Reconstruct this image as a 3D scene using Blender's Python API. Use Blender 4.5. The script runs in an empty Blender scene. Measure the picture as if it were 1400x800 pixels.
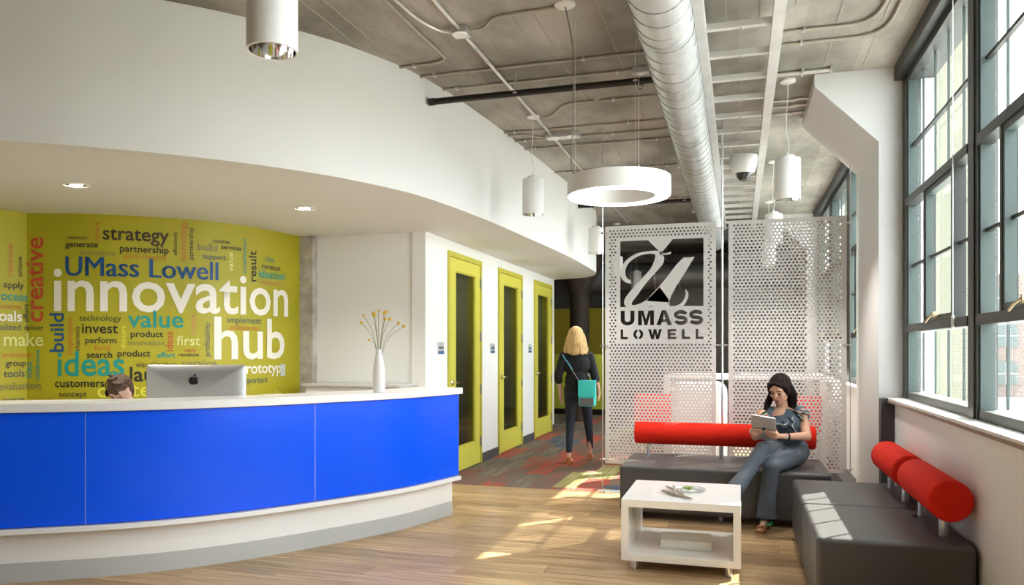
import bpy, bmesh, math, random
from mathutils import Vector, Matrix, Euler
random.seed(7)
C = bpy.context.scene.collection
S = bpy.context.scene
PI = math.pi
H = 1.4                      # eye height
# ---------------------------------------------------------------- camera
cd = bpy.data.cameras.new('camera'); cam = bpy.data.objects.new('camera', cd); C.objects.link(cam)
cam.location = (0, 0, H); cam.rotation_euler = (PI/2, 0, math.radians(16.6))
cd.sensor_width = 36; cd.lens = 1040/1400*36; cd.shift_y = 78/1400; cd.clip_start = .05; cd.clip_end = 300
S.camera = cam
# ---------------------------------------------------------------- sky, sun, exposure
w = bpy.data.worlds.new('sky'); S.world = w; w.use_nodes = True
bg = w.node_tree.nodes['Background']
bg.inputs[0].default_value = (.93, .965, 1, 1); bg.inputs[1].default_value = 5.0
sd = bpy.data.lights.new('sun', 'SUN'); sd.energy = 20; sd.angle = .009; sd.color = (1, .95, .86)
sun = bpy.data.objects.new('sun', sd); C.objects.link(sun)
el, hx, hy = math.radians(38), .70, .714
sun.rotation_euler = Vector((hx*math.cos(el), hy*math.cos(el), math.sin(el))).to_track_quat('Z', 'Y').to_euler()
sun.location = (20, 20, 18)
def area(name, loc, rot, sx, sy, e, col=(1, 1, 1), portal=False):
    l = bpy.data.lights.new(name, 'AREA'); l.shape = 'RECTANGLE'; l.size = sx; l.size_y = sy; l.energy = e; l.color = col
    if portal: l.cycles.is_portal = True
    o = bpy.data.objects.new(name, l); C.objects.link(o); o.location = loc; o.rotation_euler = rot
    return o
area('window_daylight_portal', (1.42, 3.68, 2.25), (0, PI/2, 0), 2.5, 5.5, 1, portal=True)
area('far_window_daylight_portal', (1.42, 10.2, 2.25), (0, PI/2, 0), 2.5, 5.4, 1, portal=True)
S.view_settings.view_transform = 'Standard'; S.view_settings.look = 'None'
S.view_settings.exposure = 1.14; S.view_settings.gamma = 1; S.view_settings.use_curve_mapping = False
S.cycles.use_denoising = True; S.cycles.max_bounces = 9; S.cycles.diffuse_bounces = 6; S.cycles.glossy_bounces = 4
S.cycles.transparent_max_bounces = 16; S.cycles.transmission_bounces = 4
S.cycles.sample_clamp_indirect = 6; S.cycles.caustics_reflective = False; S.cycles.caustics_refractive = False

# ---------------------------------------------------------------- helpers: geometry
class MB:
    def __init__(s): s.v = []; s.f = []
    def box(s, x0, x1, y0, y1, z0, z1):
        n = len(s.v)
        s.v += [(x0,y0,z0),(x1,y0,z0),(x1,y1,z0),(x0,y1,z0),(x0,y0,z1),(x1,y0,z1),(x1,y1,z1),(x0,y1,z1)]
        s.f += [tuple(n+i for i in q) for q in ((0,3,2,1),(4,5,6,7),(0,1,5,4),(1,2,6,5),(2,3,7,6),(3,0,4,7))]
        return s
    def prism(s, pts, a0, a1, axis='z'):
        n = len(s.v); m = len(pts)
        def P(p, a): return (p[0], p[1], a) if axis == 'z' else ((p[0], a, p[1]) if axis == 'y' else (a, p[0], p[1]))
        s.v += [P(p, a0) for p in pts] + [P(p, a1) for p in pts]
        s.f += [tuple(n+i for i in range(m))[::-1], tuple(n+m+i for i in range(m))]
        s.f += [(n+i, n+(i+1) % m, n+m+(i+1) % m, n+m+i) for i in range(m)]
        return s
    def tube(s, path, r, seg=10, caps=True, flat=None):
        path = [Vector(p) for p in path]; m = len(path); n = len(s.v)
        rs = r if isinstance(r, (list, tuple)) else [r]*m
        t0 = (path[1]-path[0]).normalized()
        up = Vector((0,0,1)) if abs(t0.z) < .9 else Vector((1,0,0))
        a = t0.cross(up).normalized()
        for i, p in enumerate(path):
            t = (path[min(i+1, m-1)] - path[max(i-1, 0)]).normalized()
            a = (a - t*a.dot(t)).normalized(); b = t.cross(a)
            for k in range(seg):
                th = 2*PI*k/seg
                s.v.append(tuple(p + (a*math.cos(th) + b*math.sin(th)*(flat or 1))*rs[i]))
        for i in range(m-1):
            for k in range(seg):
                s.f.append((n+i*seg+k, n+i*seg+(k+1) % seg, n+(i+1)*seg+(k+1) % seg, n+(i+1)*seg+k))
        if caps:
            s.f.append(tuple(n+k for k in range(seg))[::-1]); s.f.append(tuple(n+(m-1)*seg+k for k in range(seg)))
        return s
    def lathe(s, prof, c=(0,0,0), seg=32, axis='z'):
        n = len(s.v); m = len(prof)
        for r, h in prof:
            for k in range(seg):
                a = 2*PI*k/seg; p, q = r*math.cos(a), r*math.sin(a)
                s.v.append((c[0]+p, c[1]+q, c[2]+h) if axis == 'z' else ((c[0]+p, c[1]+h, c[2]+q) if axis == 'y' else (c[0]+h, c[1]+p, c[2]+q)))
        for i in range(m-1):
            for k in range(seg):
                s.f.append((n+i*seg+k, n+i*seg+(k+1) % seg, n+(i+1)*seg+(k+1) % seg, n+(i+1)*seg+k))
        if prof[0][0] > 1e-6: s.f.append(tuple(n+k for k in range(seg))[::-1])
        if prof[-1][0] > 1e-6: s.f.append(tuple(n+(m-1)*seg+k for k in range(seg)))
        return s
    def ring(s, prof, c=(0,0,0), seg=48):
        n = len(s.v); m = len(prof)
        for r, h in prof:
            for k in range(seg):
                a = 2*PI*k/seg; s.v.append((c[0]+r*math.cos(a), c[1]+r*math.sin(a), c[2]+h))
        for i in range(m):
            j = (i+1) % m
            for k in range(seg): s.f.append((n+i*seg+k, n+i*seg+(k+1) % seg, n+j*seg+(k+1) % seg, n+j*seg+k))
        return s
    def ell(s, c, r, seg=14, rings=8, rot=None):
        n = len(s.v); c = Vector(c)
        R = rot if rot is not None else Matrix.Identity(3)
        r = r if isinstance(r, (tuple, list)) else (r, r, r)
        pts = [(0,0,-1)]
        for i in range(1, rings):
            ph = -PI/2 + PI*i/rings
            for k in range(seg): pts.append((math.cos(ph)*math.cos(2*PI*k/seg), math.cos(ph)*math.sin(2*PI*k/seg), math.sin(ph)))
        pts.append((0,0,1))
        s.v += [tuple(c + R @ Vector((p[0]*r[0], p[1]*r[1], p[2]*r[2]))) for p in pts]
        for k in range(seg):
            s.f.append((n, n+1+(k+1) % seg, n+1+k))
            e = n+1+(rings-2)*seg; s.f.append((e+k, e+(k+1) % seg, n+len(pts)-1))
        for i in range(rings-2):
            for k in range(seg):
                a = n+1+i*seg; s.f.append((a+k, a+(k+1) % seg, a+seg+(k+1) % seg, a+seg+k))
        return s
    def cap(s, p0, p1, r0, r1, seg=12):
        p0, p1 = Vector(p0), Vector(p1); d = p1-p0; L = d.length or 1e-4; t = d/L
        path, rr = [], []
        for k in range(5):
            a = -PI/2*(1-k/4.0); path.append(p0 + t*(r0*math.sin(a))); rr.append(max(r0*math.cos(a), 1e-4))
        for k in range(1, 4): path.append(p0 + t*L*k/4); rr.append(r0 + (r1-r0)*k/4)
        for k in range(5):
            a = PI/2*k/4.0; path.append(p1 + t*(r1*math.sin(a))); rr.append(max(r1*math.cos(a), 1e-4))
        return s.tube(path, rr, seg)
    def strip(s, a, b, th=0):
        n = len(s.v); s.v += [tuple(p) for p in a] + [tuple(p) for p in b]; m = len(a)
        s.f += [(n+i, n+i+1, n+m+i+1, n+m+i) for i in range(m-1)]
        return s
    def mesh(s, name, fix=True):
        me = bpy.data.meshes.new(name); me.from_pydata([tuple(v) for v in s.v], [], s.f)
        if fix:
            bm = bmesh.new(); bm.from_mesh(me); bmesh.ops.recalc_face_normals(bm, faces=bm.faces); bm.to_mesh(me); bm.free()
        me.update(); return me

def obj(name, mb, m, parent=None, smooth=False, bevel=0, seg=2, loc=None, kind=None, label=None, off=None, fix=True):
    me = mb.mesh(name, fix) if isinstance(mb, MB) else mb
    if off is not None: me.transform(Matrix.Translation(-Vector(off)))
    if m is not None and not len(me.materials): me.materials.append(m)
    o = bpy.data.objects.new(name, me); C.objects.link(o)
    if parent is not None: o.parent = parent
    if loc is not None: o.location = loc
    if smooth:
        for p in me.polygons: p.use_smooth = True
        if smooth != 'full':
            me.set_sharp_from_angle(angle=math.radians(40))
    if bevel:
        b = o.modifiers.new('bevel', 'BEVEL'); b.width = bevel; b.segments = seg; b.limit_method = 'ANGLE'
        for p in me.polygons: p.use_smooth = True
        b.harden_normals = True
    if kind: o['kind'] = kind
    if label: o['label'] = label
    return o
def tag(o, label, cat, group=None):
    o['label'] = label; o['category'] = cat
    if group: o['group'] = group
    return o
def thing(name, label, cat, loc=(0,0,0), rotz=0, group=None):
    o = bpy.data.objects.new(name, None); C.objects.link(o); o.location = loc; o.rotation_euler = (0,0,rotz)
    o.empty_display_size = .1
    return tag(o, label, cat, group)
def struct(name, mb, m, parent=None, **k):
    o = obj(name, mb, m, parent, **k)
    if parent is None: o['kind'] = 'structure'
    return o
def dup(root, loc, label=None, rotz=None, group=None):
    r = root.copy(); C.objects.link(r); r.location = loc
    if rotz is not None: r.rotation_euler = (0,0,rotz)
    if label: r['label'] = label
    if group: r['group'] = group
    for ch in list(root.children):
        c = ch.copy(); C.objects.link(c); c.parent = r
        for g in list(ch.children):
            d = g.copy(); C.objects.link(d); d.parent = c
    return r

# ---------------------------------------------------------------- helpers: materials
def nodes(name):
    m = bpy.data.materials.new(name); m.use_nodes = True; nt = m.node_tree
    return m, nt, nt.nodes['Principled BSDF']
def mat(name, col, rough=.5, metal=0, spec=.5, noise=0, nscale=8, bump=0, bscale=60, emit=0, coat=0, stretch=None, sheen=0):
    m, nt, b = nodes(name); L = nt.links.new
    b.inputs['Base Color'].default_value = (*col, 1); b.inputs['Roughness'].default_value = rough
    b.inputs['Metallic'].default_value = metal; b.inputs['Specular IOR Level'].default_value = spec
    b.inputs['Coat Weight'].default_value = coat; b.inputs['Sheen Weight'].default_value = sheen
    if emit: b.inputs['Emission Color'].default_value = (*col, 1); b.inputs['Emission Strength'].default_value = emit
    if noise or bump:
        tc = nt.nodes.new('ShaderNodeTexCoord'); mp = nt.nodes.new('ShaderNodeMapping'); L(tc.outputs['Object'], mp.inputs[0])
        if stretch: mp.inputs['Scale'].default_value = stretch
    if noise:
        n = nt.nodes.new('ShaderNodeTexNoise'); n.inputs['Scale'].default_value = nscale; n.inputs['Detail'].default_value = 5
        L(mp.outputs[0], n.inputs['Vector'])
        r = nt.nodes.new('ShaderNodeValToRGB'); r.color_ramp.elements[0].position = .3; r.color_ramp.elements[1].position = .7
        r.color_ramp.elements[0].color = (*[c*(1-noise) for c in col], 1); r.color_ramp.elements[1].color = (*[min(1, c*(1+noise)) for c in col], 1)
        L(n.outputs['Fac'], r.inputs[0]); L(r.outputs[0], b.inputs['Base Color'])
    if bump:
        n2 = nt.nodes.new('ShaderNodeTexNoise'); n2.inputs['Scale'].default_value = bscale; n2.inputs['Detail'].default_value = 3
        L(mp.outputs[0], n2.inputs['Vector'])
        bp = nt.nodes.new('ShaderNodeBump'); bp.inputs['Strength'].default_value = bump; bp.inputs['Distance'].default_value = .01
        L(n2.outputs['Fac'], bp.inputs['Height']); L(bp.outputs[0], b.inputs['Normal'])
    return m
def concrete(name, dark, light, joint=.42):
    m, nt, b = nodes(name); L = nt.links.new; N = nt.nodes.new
    tc = N('ShaderNodeTexCoord')
    n1 = N('ShaderNodeTexNoise'); n1.inputs['Scale'].default_value = 1.1; n1.inputs['Detail'].default_value = 9; n1.inputs['Roughness'].default_value = .62
    mp = N('ShaderNodeMapping'); mp.inputs['Scale'].default_value = (1, .55, 1); L(tc.outputs['Object'], mp.inputs[0]); L(mp.outputs[0], n1.inputs['Vector'])
    r = N('ShaderNodeValToRGB'); r.color_ramp.elements[0].position = .38; r.color_ramp.elements[1].position = .64
    r.color_ramp.elements[0].color = (*dark, 1); r.color_ramp.elements[1].color = (*light, 1); L(n1.outputs['Fac'], r.inputs[0])
    # each form board leaves a slightly different tone
    sp = N('ShaderNodeSeparateXYZ'); L(tc.outputs['Object'], sp.inputs[0])
    dv = N('ShaderNodeMath'); dv.operation = 'DIVIDE'; dv.inputs[1].default_value = joint; L(sp.outputs['X'], dv.inputs[0])
    fl = N('ShaderNodeMath'); fl.operation = 'FLOOR'; L(dv.outputs[0], fl.inputs[0])
    wn = N('ShaderNodeTexWhiteNoise'); wn.noise_dimensions = '1D'; L(fl.outputs[0], wn.inputs['W'])
    mr = N('ShaderNodeMapRange'); mr.inputs['To Min'].default_value = .86; mr.inputs['To Max'].default_value = 1.1; L(wn.outputs['Value'], mr.inputs['Value'])
    mx = N('ShaderNodeMix'); mx.data_type = 'RGBA'; mx.blend_type = 'MULTIPLY'; mx.inputs[0].default_value = 1
    L(r.outputs[0], mx.inputs['A']); L(mr.outputs[0], mx.inputs['B']); L(mx.outputs['Result'], b.inputs['Base Color'])
    n2 = N('ShaderNodeTexNoise'); n2.inputs['Scale'].default_value = 14; n2.inputs['Detail'].default_value = 8; L(tc.outputs['Object'], n2.inputs['Vector'])
    bp = N('ShaderNodeBump'); bp.inputs['Strength'].default_value = .35; bp.inputs['Distance'].default_value = .02; L(n2.outputs['Fac'], bp.inputs['Height']); L(bp.outputs[0], b.inputs['Normal'])
    b.inputs['Roughness'].default_value = .8
    return m
def wood(name):
    m, nt, b = nodes(name); L = nt.links.new; N = nt.nodes.new
    tc = N('ShaderNodeTexCoord'); oi = N('ShaderNodeObjectInfo'); geo = N('ShaderNodeNewGeometry')
    mp = N('ShaderNodeMapping'); mp.inputs['Scale'].default_value = (1.1, 17, 1); L(geo.outputs['Position'], mp.inputs[0])
    ad = N('ShaderNodeVectorMath'); ad.operation = 'ADD'; L(mp.outputs[0], ad.inputs[0])
    sc = N('ShaderNodeMath'); sc.operation = 'MULTIPLY'; sc.inputs[1].default_value = 50; L(oi.outputs['Random'], sc.inputs[0]); L(sc.outputs[0], ad.inputs[1])
    n1 = N('ShaderNodeTexNoise'); n1.inputs['Scale'].default_value = 1.6; n1.inputs['Detail'].default_value = 7; n1.inputs['Roughness'].default_value = .6; L(ad.outputs[0], n1.inputs['Vector'])
    r = N('ShaderNodeValToRGB'); r.color_ramp.elements[0].position = .28; r.color_ramp.elements[1].position = .74
    r.color_ramp.elements[0].color = (.25, .14, .062, 1); r.color_ramp.elements[1].color = (.64, .44, .24, 1)
    L(n1.outputs['Fac'], r.inputs[0])
    mr = N('ShaderNodeMapRange'); mr.inputs['To Min'].default_value = .78; mr.inputs['To Max'].default_value = 1.25; L(oi.outputs['Random'], mr.inputs['Value'])
    mx = N('ShaderNodeMix'); mx.data_type = 'RGBA'; mx.blend_type = 'MULTIPLY'; mx.inputs[0].default_value = 1
    L(r.outputs[0], mx.inputs['A']); L(mr.outputs[0], mx.inputs['B']); L(mx.outputs['Result'], b.inputs['Base Color'])
    b.inputs['Roughness'].default_value = .36; b.inputs['Specular IOR Level'].default_value = .45
    bp = N('ShaderNodeBump'); bp.inputs['Strength'].default_value = .08; L(n1.outputs['Fac'], bp.inputs['Height']); L(bp.outputs[0], b.inputs['Normal'])
    return m
def carpet(name, col, stripe):
    m, nt, b = nodes(name); L = nt.links.new; N = nt.nodes.new
    geo = N('ShaderNodeNewGeometry'); mp = N('ShaderNodeMapping'); mp.inputs['Scale'].default_value = (26, 1.3, 1); L(geo.outputs['Position'], mp.inputs[0])
    n = N('ShaderNodeTexNoise'); n.inputs['Scale'].default_value = 1; n.inputs['Detail'].default_value = 3; L(mp.outputs[0], n.inputs['Vector'])
    r = N('ShaderNodeValToRGB'); r.color_ramp.interpolation = 'LINEAR'
    r.color_ramp.elements[0].position = .42; r.color_ramp.elements[1].position = .60
    r.color_ramp.elements[0].color = (*col, 1); r.color_ramp.elements[1].color = (*stripe, 1)
    L(n.outputs['Fac'], r.inputs[0]); L(r.outputs[0], b.inputs['Base Color'])
    b.inputs['Roughness'].default_value = .95; b.inputs['Specular IOR Level'].default_value = .1
    return m
def glass(name, tint=(1,1,1), refl=.06):
    m = bpy.data.materials.new(name); m.use_nodes = True; nt = m.node_tree; nt.nodes.clear(); N = nt.nodes.new; L = nt.links.new
    o = N('ShaderNodeOutputMaterial'); t = N('ShaderNodeBsdfTransparent'); g = N('ShaderNodeBsdfGlossy'); mx = N('ShaderNodeMixShader'); lw = N('ShaderNodeLayerWeight')
    t.inputs[0].default_value = (*tint, 1); g.inputs['Roughness'].default_value = .03; lw.inputs['Blend'].default_value = .35
    ml = N('ShaderNodeMath'); ml.operation = 'MULTIPLY_ADD'; ml.inputs[1].default_value = .35; ml.inputs[2].default_value = refl*.5
    L(lw.outputs['Fresnel'], ml.inputs[0]); L(ml.outputs[0], mx.inputs[0]); L(t.outputs[0], mx.inputs[1]); L(g.outputs[0], mx.inputs[2]); L(mx.outputs[0], o.inputs[0])
    return m
M = {}
M['white'] = mat('white_wall_paint', (.80, .80, .785), .6, bump=.04, bscale=90)
M['soffit'] = mat('soffit_paint', (.73, .73, .715), .6, bump=.03, bscale=70)
M['pier'] = mat('pier_paint', (.70, .70, .70), .55, bump=.05, bscale=40)
M['green'] = mat('olive_green_wall', (.40, .36, .012), .5, noise=.05, nscale=2)
M['mustard'] = mat('mustard_wall', (.50, .40, .03), .6)
M['lime'] = mat('lime_paint', (.62, .68, .06), .5)
M['door'] = mat('lime_green_door_paint', (.62, .58, .085), .35)
M['frame'] = mat('lime_frame_paint', (.50, .46, .05), .4)
M['concrete'] = concrete('board_marked_concrete', (.20, .185, .155), (.48, .455, .405))
M['concrete_unlit'] = mat('unlit_far_end_shade', (.09, .085, .075), .8, noise=.3, nscale=2)  # darkness of the unlit far end is put into this colour
M['rough'] = mat('rough_concrete_column', (.46, .43, .39), .85, noise=.3, nscale=7, bump=.8, bscale=22)
M['seam'] = mat('concrete_fin', (.40, .375, .33), .8)
M['wood'] = wood('oak_vinyl_plank')
M['blue'] = mat('blue_acrylic_panel', (0, .10, 1.0), .25, spec=.4)
M['laminate'] = mat('white_laminate', (.84, .84, .83), .25)
M['kick'] = mat('grey_kick_board', (.50, .51, .51), .4)
M['alu'] = mat('brushed_aluminium', (.72, .72, .73), .3, 1, noise=.04, nscale=30)
M['imac'] = mat('anodised_aluminium', (.66, .665, .675), .38, .75)
M['chrome'] = mat('chrome', (.85, .85, .85), .08, 1)
M['galv'] = mat('galvanised_steel', (.62, .63, .63), .38, .75, noise=.12, nscale=5)
M['galvseam'] = mat('duct_seam', (.28, .28, .28), .5, .6)
M['strut'] = mat('zinc_strut', (.74, .73, .71), .45, .45, noise=.08, nscale=6)
M['conduit'] = mat('painted_conduit', (.42, .385, .32), .5, .3)
M['emt'] = mat('steel_conduit', (.78, .76, .72), .32, .7)
M['blackpipe'] = mat('black_iron_pipe', (.010, .009, .008), .38, noise=.3, nscale=20)
M['black'] = mat('black_plastic', (.012, .012, .013), .35)
M['darkgrey'] = mat('dark_grey_trim', (.07, .07, .075), .5)
M['steelframe'] = mat('dark_bronze_window_frame', (.030, .032, .030), .42)
M['steelside'] = mat('teal_grey_window_frame', (.055, .078, .075), .42)
M['sill'] = mat('pale_stone_sill', (.78, .76, .72), .35)
M['silledge'] = mat('brown_sill_edge', (.30, .20, .16), .5)
M['glass'] = glass('clear_window_glass', (.95, .98, .97))
M['doorglass'] = glass('smoky_door_glass', (.66, .68, .58), .10)
M['vinyl'] = mat('charcoal_grey_vinyl', (.082, .079, .077), .42, spec=.5, bump=.12, bscale=160)
M['red'] = mat('red_upholstery', (.74, .022, .009), .8, spec=.2, bump=.15, bscale=250)
M['table'] = mat('white_lacquer', (.86, .86, .84), .22)
M['perf'] = mat('silver_perforated_sheet', (.70, .70, .69), .5, 0)
M['fixture'] = mat('white_fixture_enamel', (.82, .82, .81), .4)
M['glow'] = mat('ring_diffuser', (1, .97, .90), .5, emit=3.2)
M['lamp'] = mat('lamp_bulb', (1, .93, .80), .5, emit=14)
M['ceramic'] = mat('white_ceramic', (.80, .80, .79), .3)
M['stem'] = mat('dry_stem', (.17, .15, .09), .8)
M['flower'] = mat('yellow_billy_button', (.78, .50, .04), .9, bump=1, bscale=300)
M['skin'] = mat('skin', (.66, .37, .25), .5, noise=.06, nscale=9)
M['skin2'] = mat('fair_skin', (.68, .42, .31), .5)
M['hair'] = mat('dark_brown_hair', (.012, .006, .004), .6, spec=.2, noise=.6, nscale=9, stretch=(9, 9, .9), bump=.8, bscale=30)
M['blonde'] = mat('blonde_hair', (.72, .46, .18), .45, noise=.35, nscale=5, stretch=(10, 10, .8), bump=.8, bscale=30)
M['brown'] = mat('brown_hair', (.085, .040, .020), .5, noise=.5, nscale=14, stretch=(6, 6, 1.5), bump=.8, bscale=30)
M['denim'] = mat('grey_blue_trousers', (.105, .125, .155), .75, noise=.18, nscale=6, bump=.35, bscale=16)
M['blouse'] = mat('slate_blue_blouse', (.075, .105, .135), .65, noise=.25, nscale=9, bump=.4, bscale=18)
M['trim'] = mat('pale_green_piping', (.62, .74, .62), .6)
M['tealcloth'] = mat('dark_green_frill', (.018, .05, .035), .7)
M['blackcloth'] = mat('black_cloth', (.008, .008, .010), .8, bump=.3, bscale=20)
M['jeans'] = mat('dark_navy_jeans', (.012, .018, .032), .8)
M['turq'] = mat('turquoise_bag_cloth', (.06, .72, .72), .6, bump=.3, bscale=25)
M['strap'] = mat('grey_strap', (.16, .15, .17), .7)
M['tan'] = mat('tan_leather', (.40, .14, .04), .5)
M['greensandal'] = mat('green_patent_strap', (.01, .20, .07), .25)
M['dark'] = mat('eye_dark', (.02, .012, .01), .3)
M['lip'] = mat('lips', (.46, .13, .11), .45)
M['shirt'] = mat('pale_shirt', (.45, .50, .55), .7)
M['succulent'] = mat('succulent_green', (.30, .42, .10), .6)
M['drift'] = mat('driftwood', (.42, .35, .28), .8, noise=.25, nscale=30)
M['book'] = mat('cream_book_cover', (.74, .73, .66), .6, noise=.05, nscale=18)
M['sign'] = mat('sign_plate', (.62, .64, .63), .35, .4)
M['signink'] = mat('sign_ink', (.06, .08, .10), .5)
M['signblue'] = mat('sign_blue', (.04, .12, .30), .5)
M['brass'] = mat('worn_brass', (.60, .50, .32), .35, .8)
M['dome'] = mat('smoked_dome', (.02, .02, .02), .05)
M['olive'] = mat('olive_room_wall', (.25, .26, .20), .7)
M['brick'] = mat('pale_pink_brick', (.17, .13, .115), .9, noise=.12, nscale=3)
M['extglass'] = mat('far_window_glass', (.075, .09, .088), .2)
M['cream'] = mat('cream_cladding', (.135, .13, .095), .7)
M['palegreen'] = mat('pale_green_cladding', (.10, .115, .05), .7)
M['asphalt'] = mat('pale_yard', (.5, .5, .48), .9)
M['wire'] = mat('white_cord', (.78, .77, .74), .5)
M['darkwire'] = mat('grey_cord', (.20, .18, .15), .6)

# ---------------------------------------------------------------- curves used by the plan
def catmull(pts, n=8):
    P = [Vector(p) for p in pts]; P = [2*P[0]-P[1]] + P + [2*P[-1]-P[-2]]; out = []
    for i in range(1, len(P)-2):
        for k in range(n):
            t = k/n; a, b, c, d = P[i-1], P[i], P[i+1], P[i+2]
            out.append(.5*((2*b) + (c-a)*t + (2*a-5*b+4*c-d)*t*t + (3*b-a-3*c+d)*t**3))
    out.append(P[-2]); return out
def offset(pl, d):
    out = []
    for i, p in enumerate(pl):
        t = (pl[min(i+1, len(pl)-1)] - pl[max(i-1, 0)]).normalized(); out.append(p + Vector((t.y, -t.x))*d)
    return out
def arclen(pl):
    s = [0]
    for a, b in zip(pl, pl[1:]): s.append(s[-1] + (b-a).length)
    return s
def band(inner, outer, z0, z1):
    return MB().prism([tuple(p) for p in outer] + [tuple(p) for p in reversed(inner)], z0, z1)
def wallband(pl_a, pl_b, z0, z1):
    """ribbon with thickness, quads only"""
    b = MB(); m = len(pl_a)
    b.v = [(p.x,p.y,z0) for p in pl_a]+[(p.x,p.y,z1) for p in pl_a]+[(p.x,p.y,z1) for p in pl_b]+[(p.x,p.y,z0) for p in pl_b]
    for i in range(m-1):
        for k in range(4):
            j = (k+1) % 4; b.f.append((k*m+i, k*m+i+1, j*m+i+1, j*m+i))
    b.f.append((0, m, 2*m, 3*m)); b.f.append((m-1, 2*m-1, 3*m-1, 4*m-1)[::-1])
    return b

ZS, ZC = 2.61, 3.56          # soffit underside, ceiling
sof = catmull([(-6.9,2.05),(-6.0,2.38),(-5.0,2.83),(-4.072,3.377),(-3.64,3.69),(-3.227,4.06),(-2.842,4.534),(-2.59,4.995),(-2.39,5.60),(-2.26,6.70),(-2.19,7.99),(-2.12,9.7),(-2.13,11.3),(-2.18,12.0),(-2.45,12.58),(-3.05,12.85)], 8)
WX = -3.07                   # corridor wall plane

# ---------------------------------------------------------------- setting: floor
fl = struct('floor', MB().box(-8, 1.4, -4, 7.38, -.12, -.014).box(-8, 1.4, 7.38, 20.5, -.12, -.014), M['darkgrey'])
yrow = 3.0; row = 0; PW = .182; planks = []
pm = {}
while yrow < 7.37:
    y1 = min(yrow+PW, 7.375)
    x = -4.75 + (row*0.53) % 1.2 - 1.2
    while x < 1.13:
        x1 = min(x+1.2, 1.13)
        if x1 > -4.9 and x1-x > .02:
            key = (round(x1-x, 3), round(y1-yrow, 3))
            if key not in pm: pm[key] = MB().box(0, key[0]-.0015, 0, key[1]-.0015, -.014, 0).mesh('floor_plank')
            o = obj('floor_plank', pm[key], M['wood'], fl, loc=(x, yrow, 0))
        x = x1
    yrow += PW; row += 1
b = MB(); yy = 3.0-PW; r2 = 0
while yy > -4:
    x = -8 + (r2*.53) % 1.2 - 1.2
    while x < 1.13:
        b.box(max(x, -8)+.001, min(x+1.2, 1.13)-.001, yy+.001, yy+PW-.001, -.014, 0); x += 1.2
    yy -= PW; r2 += 1
obj('floor_planking', b, M['wood'], fl, kind='stuff')
struct('trim_1', MB().box(WX, 1.13, 7.372, 7.388, -.012, .004), mat('floor_joint_strip', (.45, .30, .16), .5))
cm = [carpet('carpet_taupe', (.125, .105, .085), (.19, .16, .125)), carpet('carpet_taupe_b', (.14, .115, .092), (.19, .09, .07)),
      carpet('carpet_red', (.38, .075, .055), (.20, .11, .08)), carpet('carpet_olive', (.24, .215, .085), (.36, .33, .16)),
      carpet('carpet_blue', (.05, .085, .14), (.13, .12, .10)), carpet('carpet_brown', (.17, .13, .095), (.30, .08, .06))]
wts = [30, 22, 20, 12, 7, 14]
tm = {}
for i in range(18):
    x = WX + .25*i
    yb = 7.39 - (i*.37) % 1.0
    while yb < 16:
        ya = max(yb, 7.39); y1 = min(yb+1.0, 16)
        if y1-ya > .03:
            k = random.choices(range(6), wts)[0]; key = (round(y1-ya, 3), k, x+.25 > 1.13)
            wd = .25 if not key[2] else 1.13-x
            if wd > .02:
                if key not in tm:
                    tm[key] = MB().box(0, wd-.001, 0, key[0]-.001, -.014, 0).mesh('carpet_tile')
                obj('carpet_tile', tm[key], cm[k], fl, loc=(x, ya, 0))
        yb += 1.0
obj('carpet_field', MB().box(-8, WX-.15, 7.3, 20.4, -.014, -.001).box(WX-.15, WX, 12.92, 20.4, -.014, -.001).box(WX, 1.13, 16, 20.4, -.014, -.001), cm[0], fl)
obj('plain_floor', MB().box(-8, -4.9, 3.0, 7.3, -.014, -.001).box(-4.9, WX, 7.376, 7.4, -.014, -.002), M['wood'], fl)

# ---------------------------------------------------------------- setting: ceiling
ceil = struct('ceiling', MB().box(-8, 1.5, -4.1, 13.2, ZC, ZC+.25), M['concrete'])
b = MB()
x = -2.6
while x < 1.1:
    y = -3.0
    while y < 13:
        L_ = random.uniform(.8, 3.0)
        if random.random() < .55: b.box(x, x+.005, y, min(y+L_, 13.1), ZC-.004, ZC+.002)
        y += L_ + random.uniform(0, .4)
    x += random.choice((.14, .21, .28))
obj('form_joint', b, M['seam'], ceil, kind='stuff')
struct('ceiling_far', MB().box(-8, 1.5, 13.2, 20.6, ZC, ZC+.25).box(-8, 1.5, 13.2, 13.55, ZC-.32, ZC), M['concrete_unlit'])

# ---------------------------------------------------------------- setting: soffit over the reception
pts = [(p.x, p.y) for p in sof]
sf = struct('ceiling_soffit', MB().prism(pts + [(-3.22, 12.85), (-3.22, 7.35), (-7.2, 7.35), (-7.2, 2.05)], ZS, ZC-.002), M['soffit'], smooth=True)
# walls
struct('wall_corridor', MB().box(WX-.15, WX, 7.2, 7.86, 0, ZS).box(WX-.15, WX, 8.90, 9.69, 0, ZS).box(WX-.15, WX, 10.76, 11.53, 0, ZS)
       .box(WX-.15, WX, 12.62, 12.85, 0, ZS).box(WX-.15, WX, 7.86, 8.90, 2.49, ZS).box(WX-.15, WX, 9.69, 10.76, 2.49, ZS).box(WX-.15, WX, 11.53, 12.62, 2.49, ZS), M['white'])
struct('baseboard_corridor', MB().box(WX, WX+.012, 7.2, 7.81, 0, .11).box(WX, WX+.012, 8.95, 9.64, 0, .11).box(WX, WX+.012, 10.81, 11.48, 0, .11).box(WX, WX+.012, 12.67, 12.85, 0, .11), M['darkgrey'])
struct('wall_niche', MB().box(-4.36, WX-.151, 7.22, 7.36, 0, ZS), M['white'])
tr = struct('trim_2', MB().box(-4.80, -4.335, 7.135, 7.36, 0, ZS), M['rough'])     # concrete column beside the mural
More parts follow.
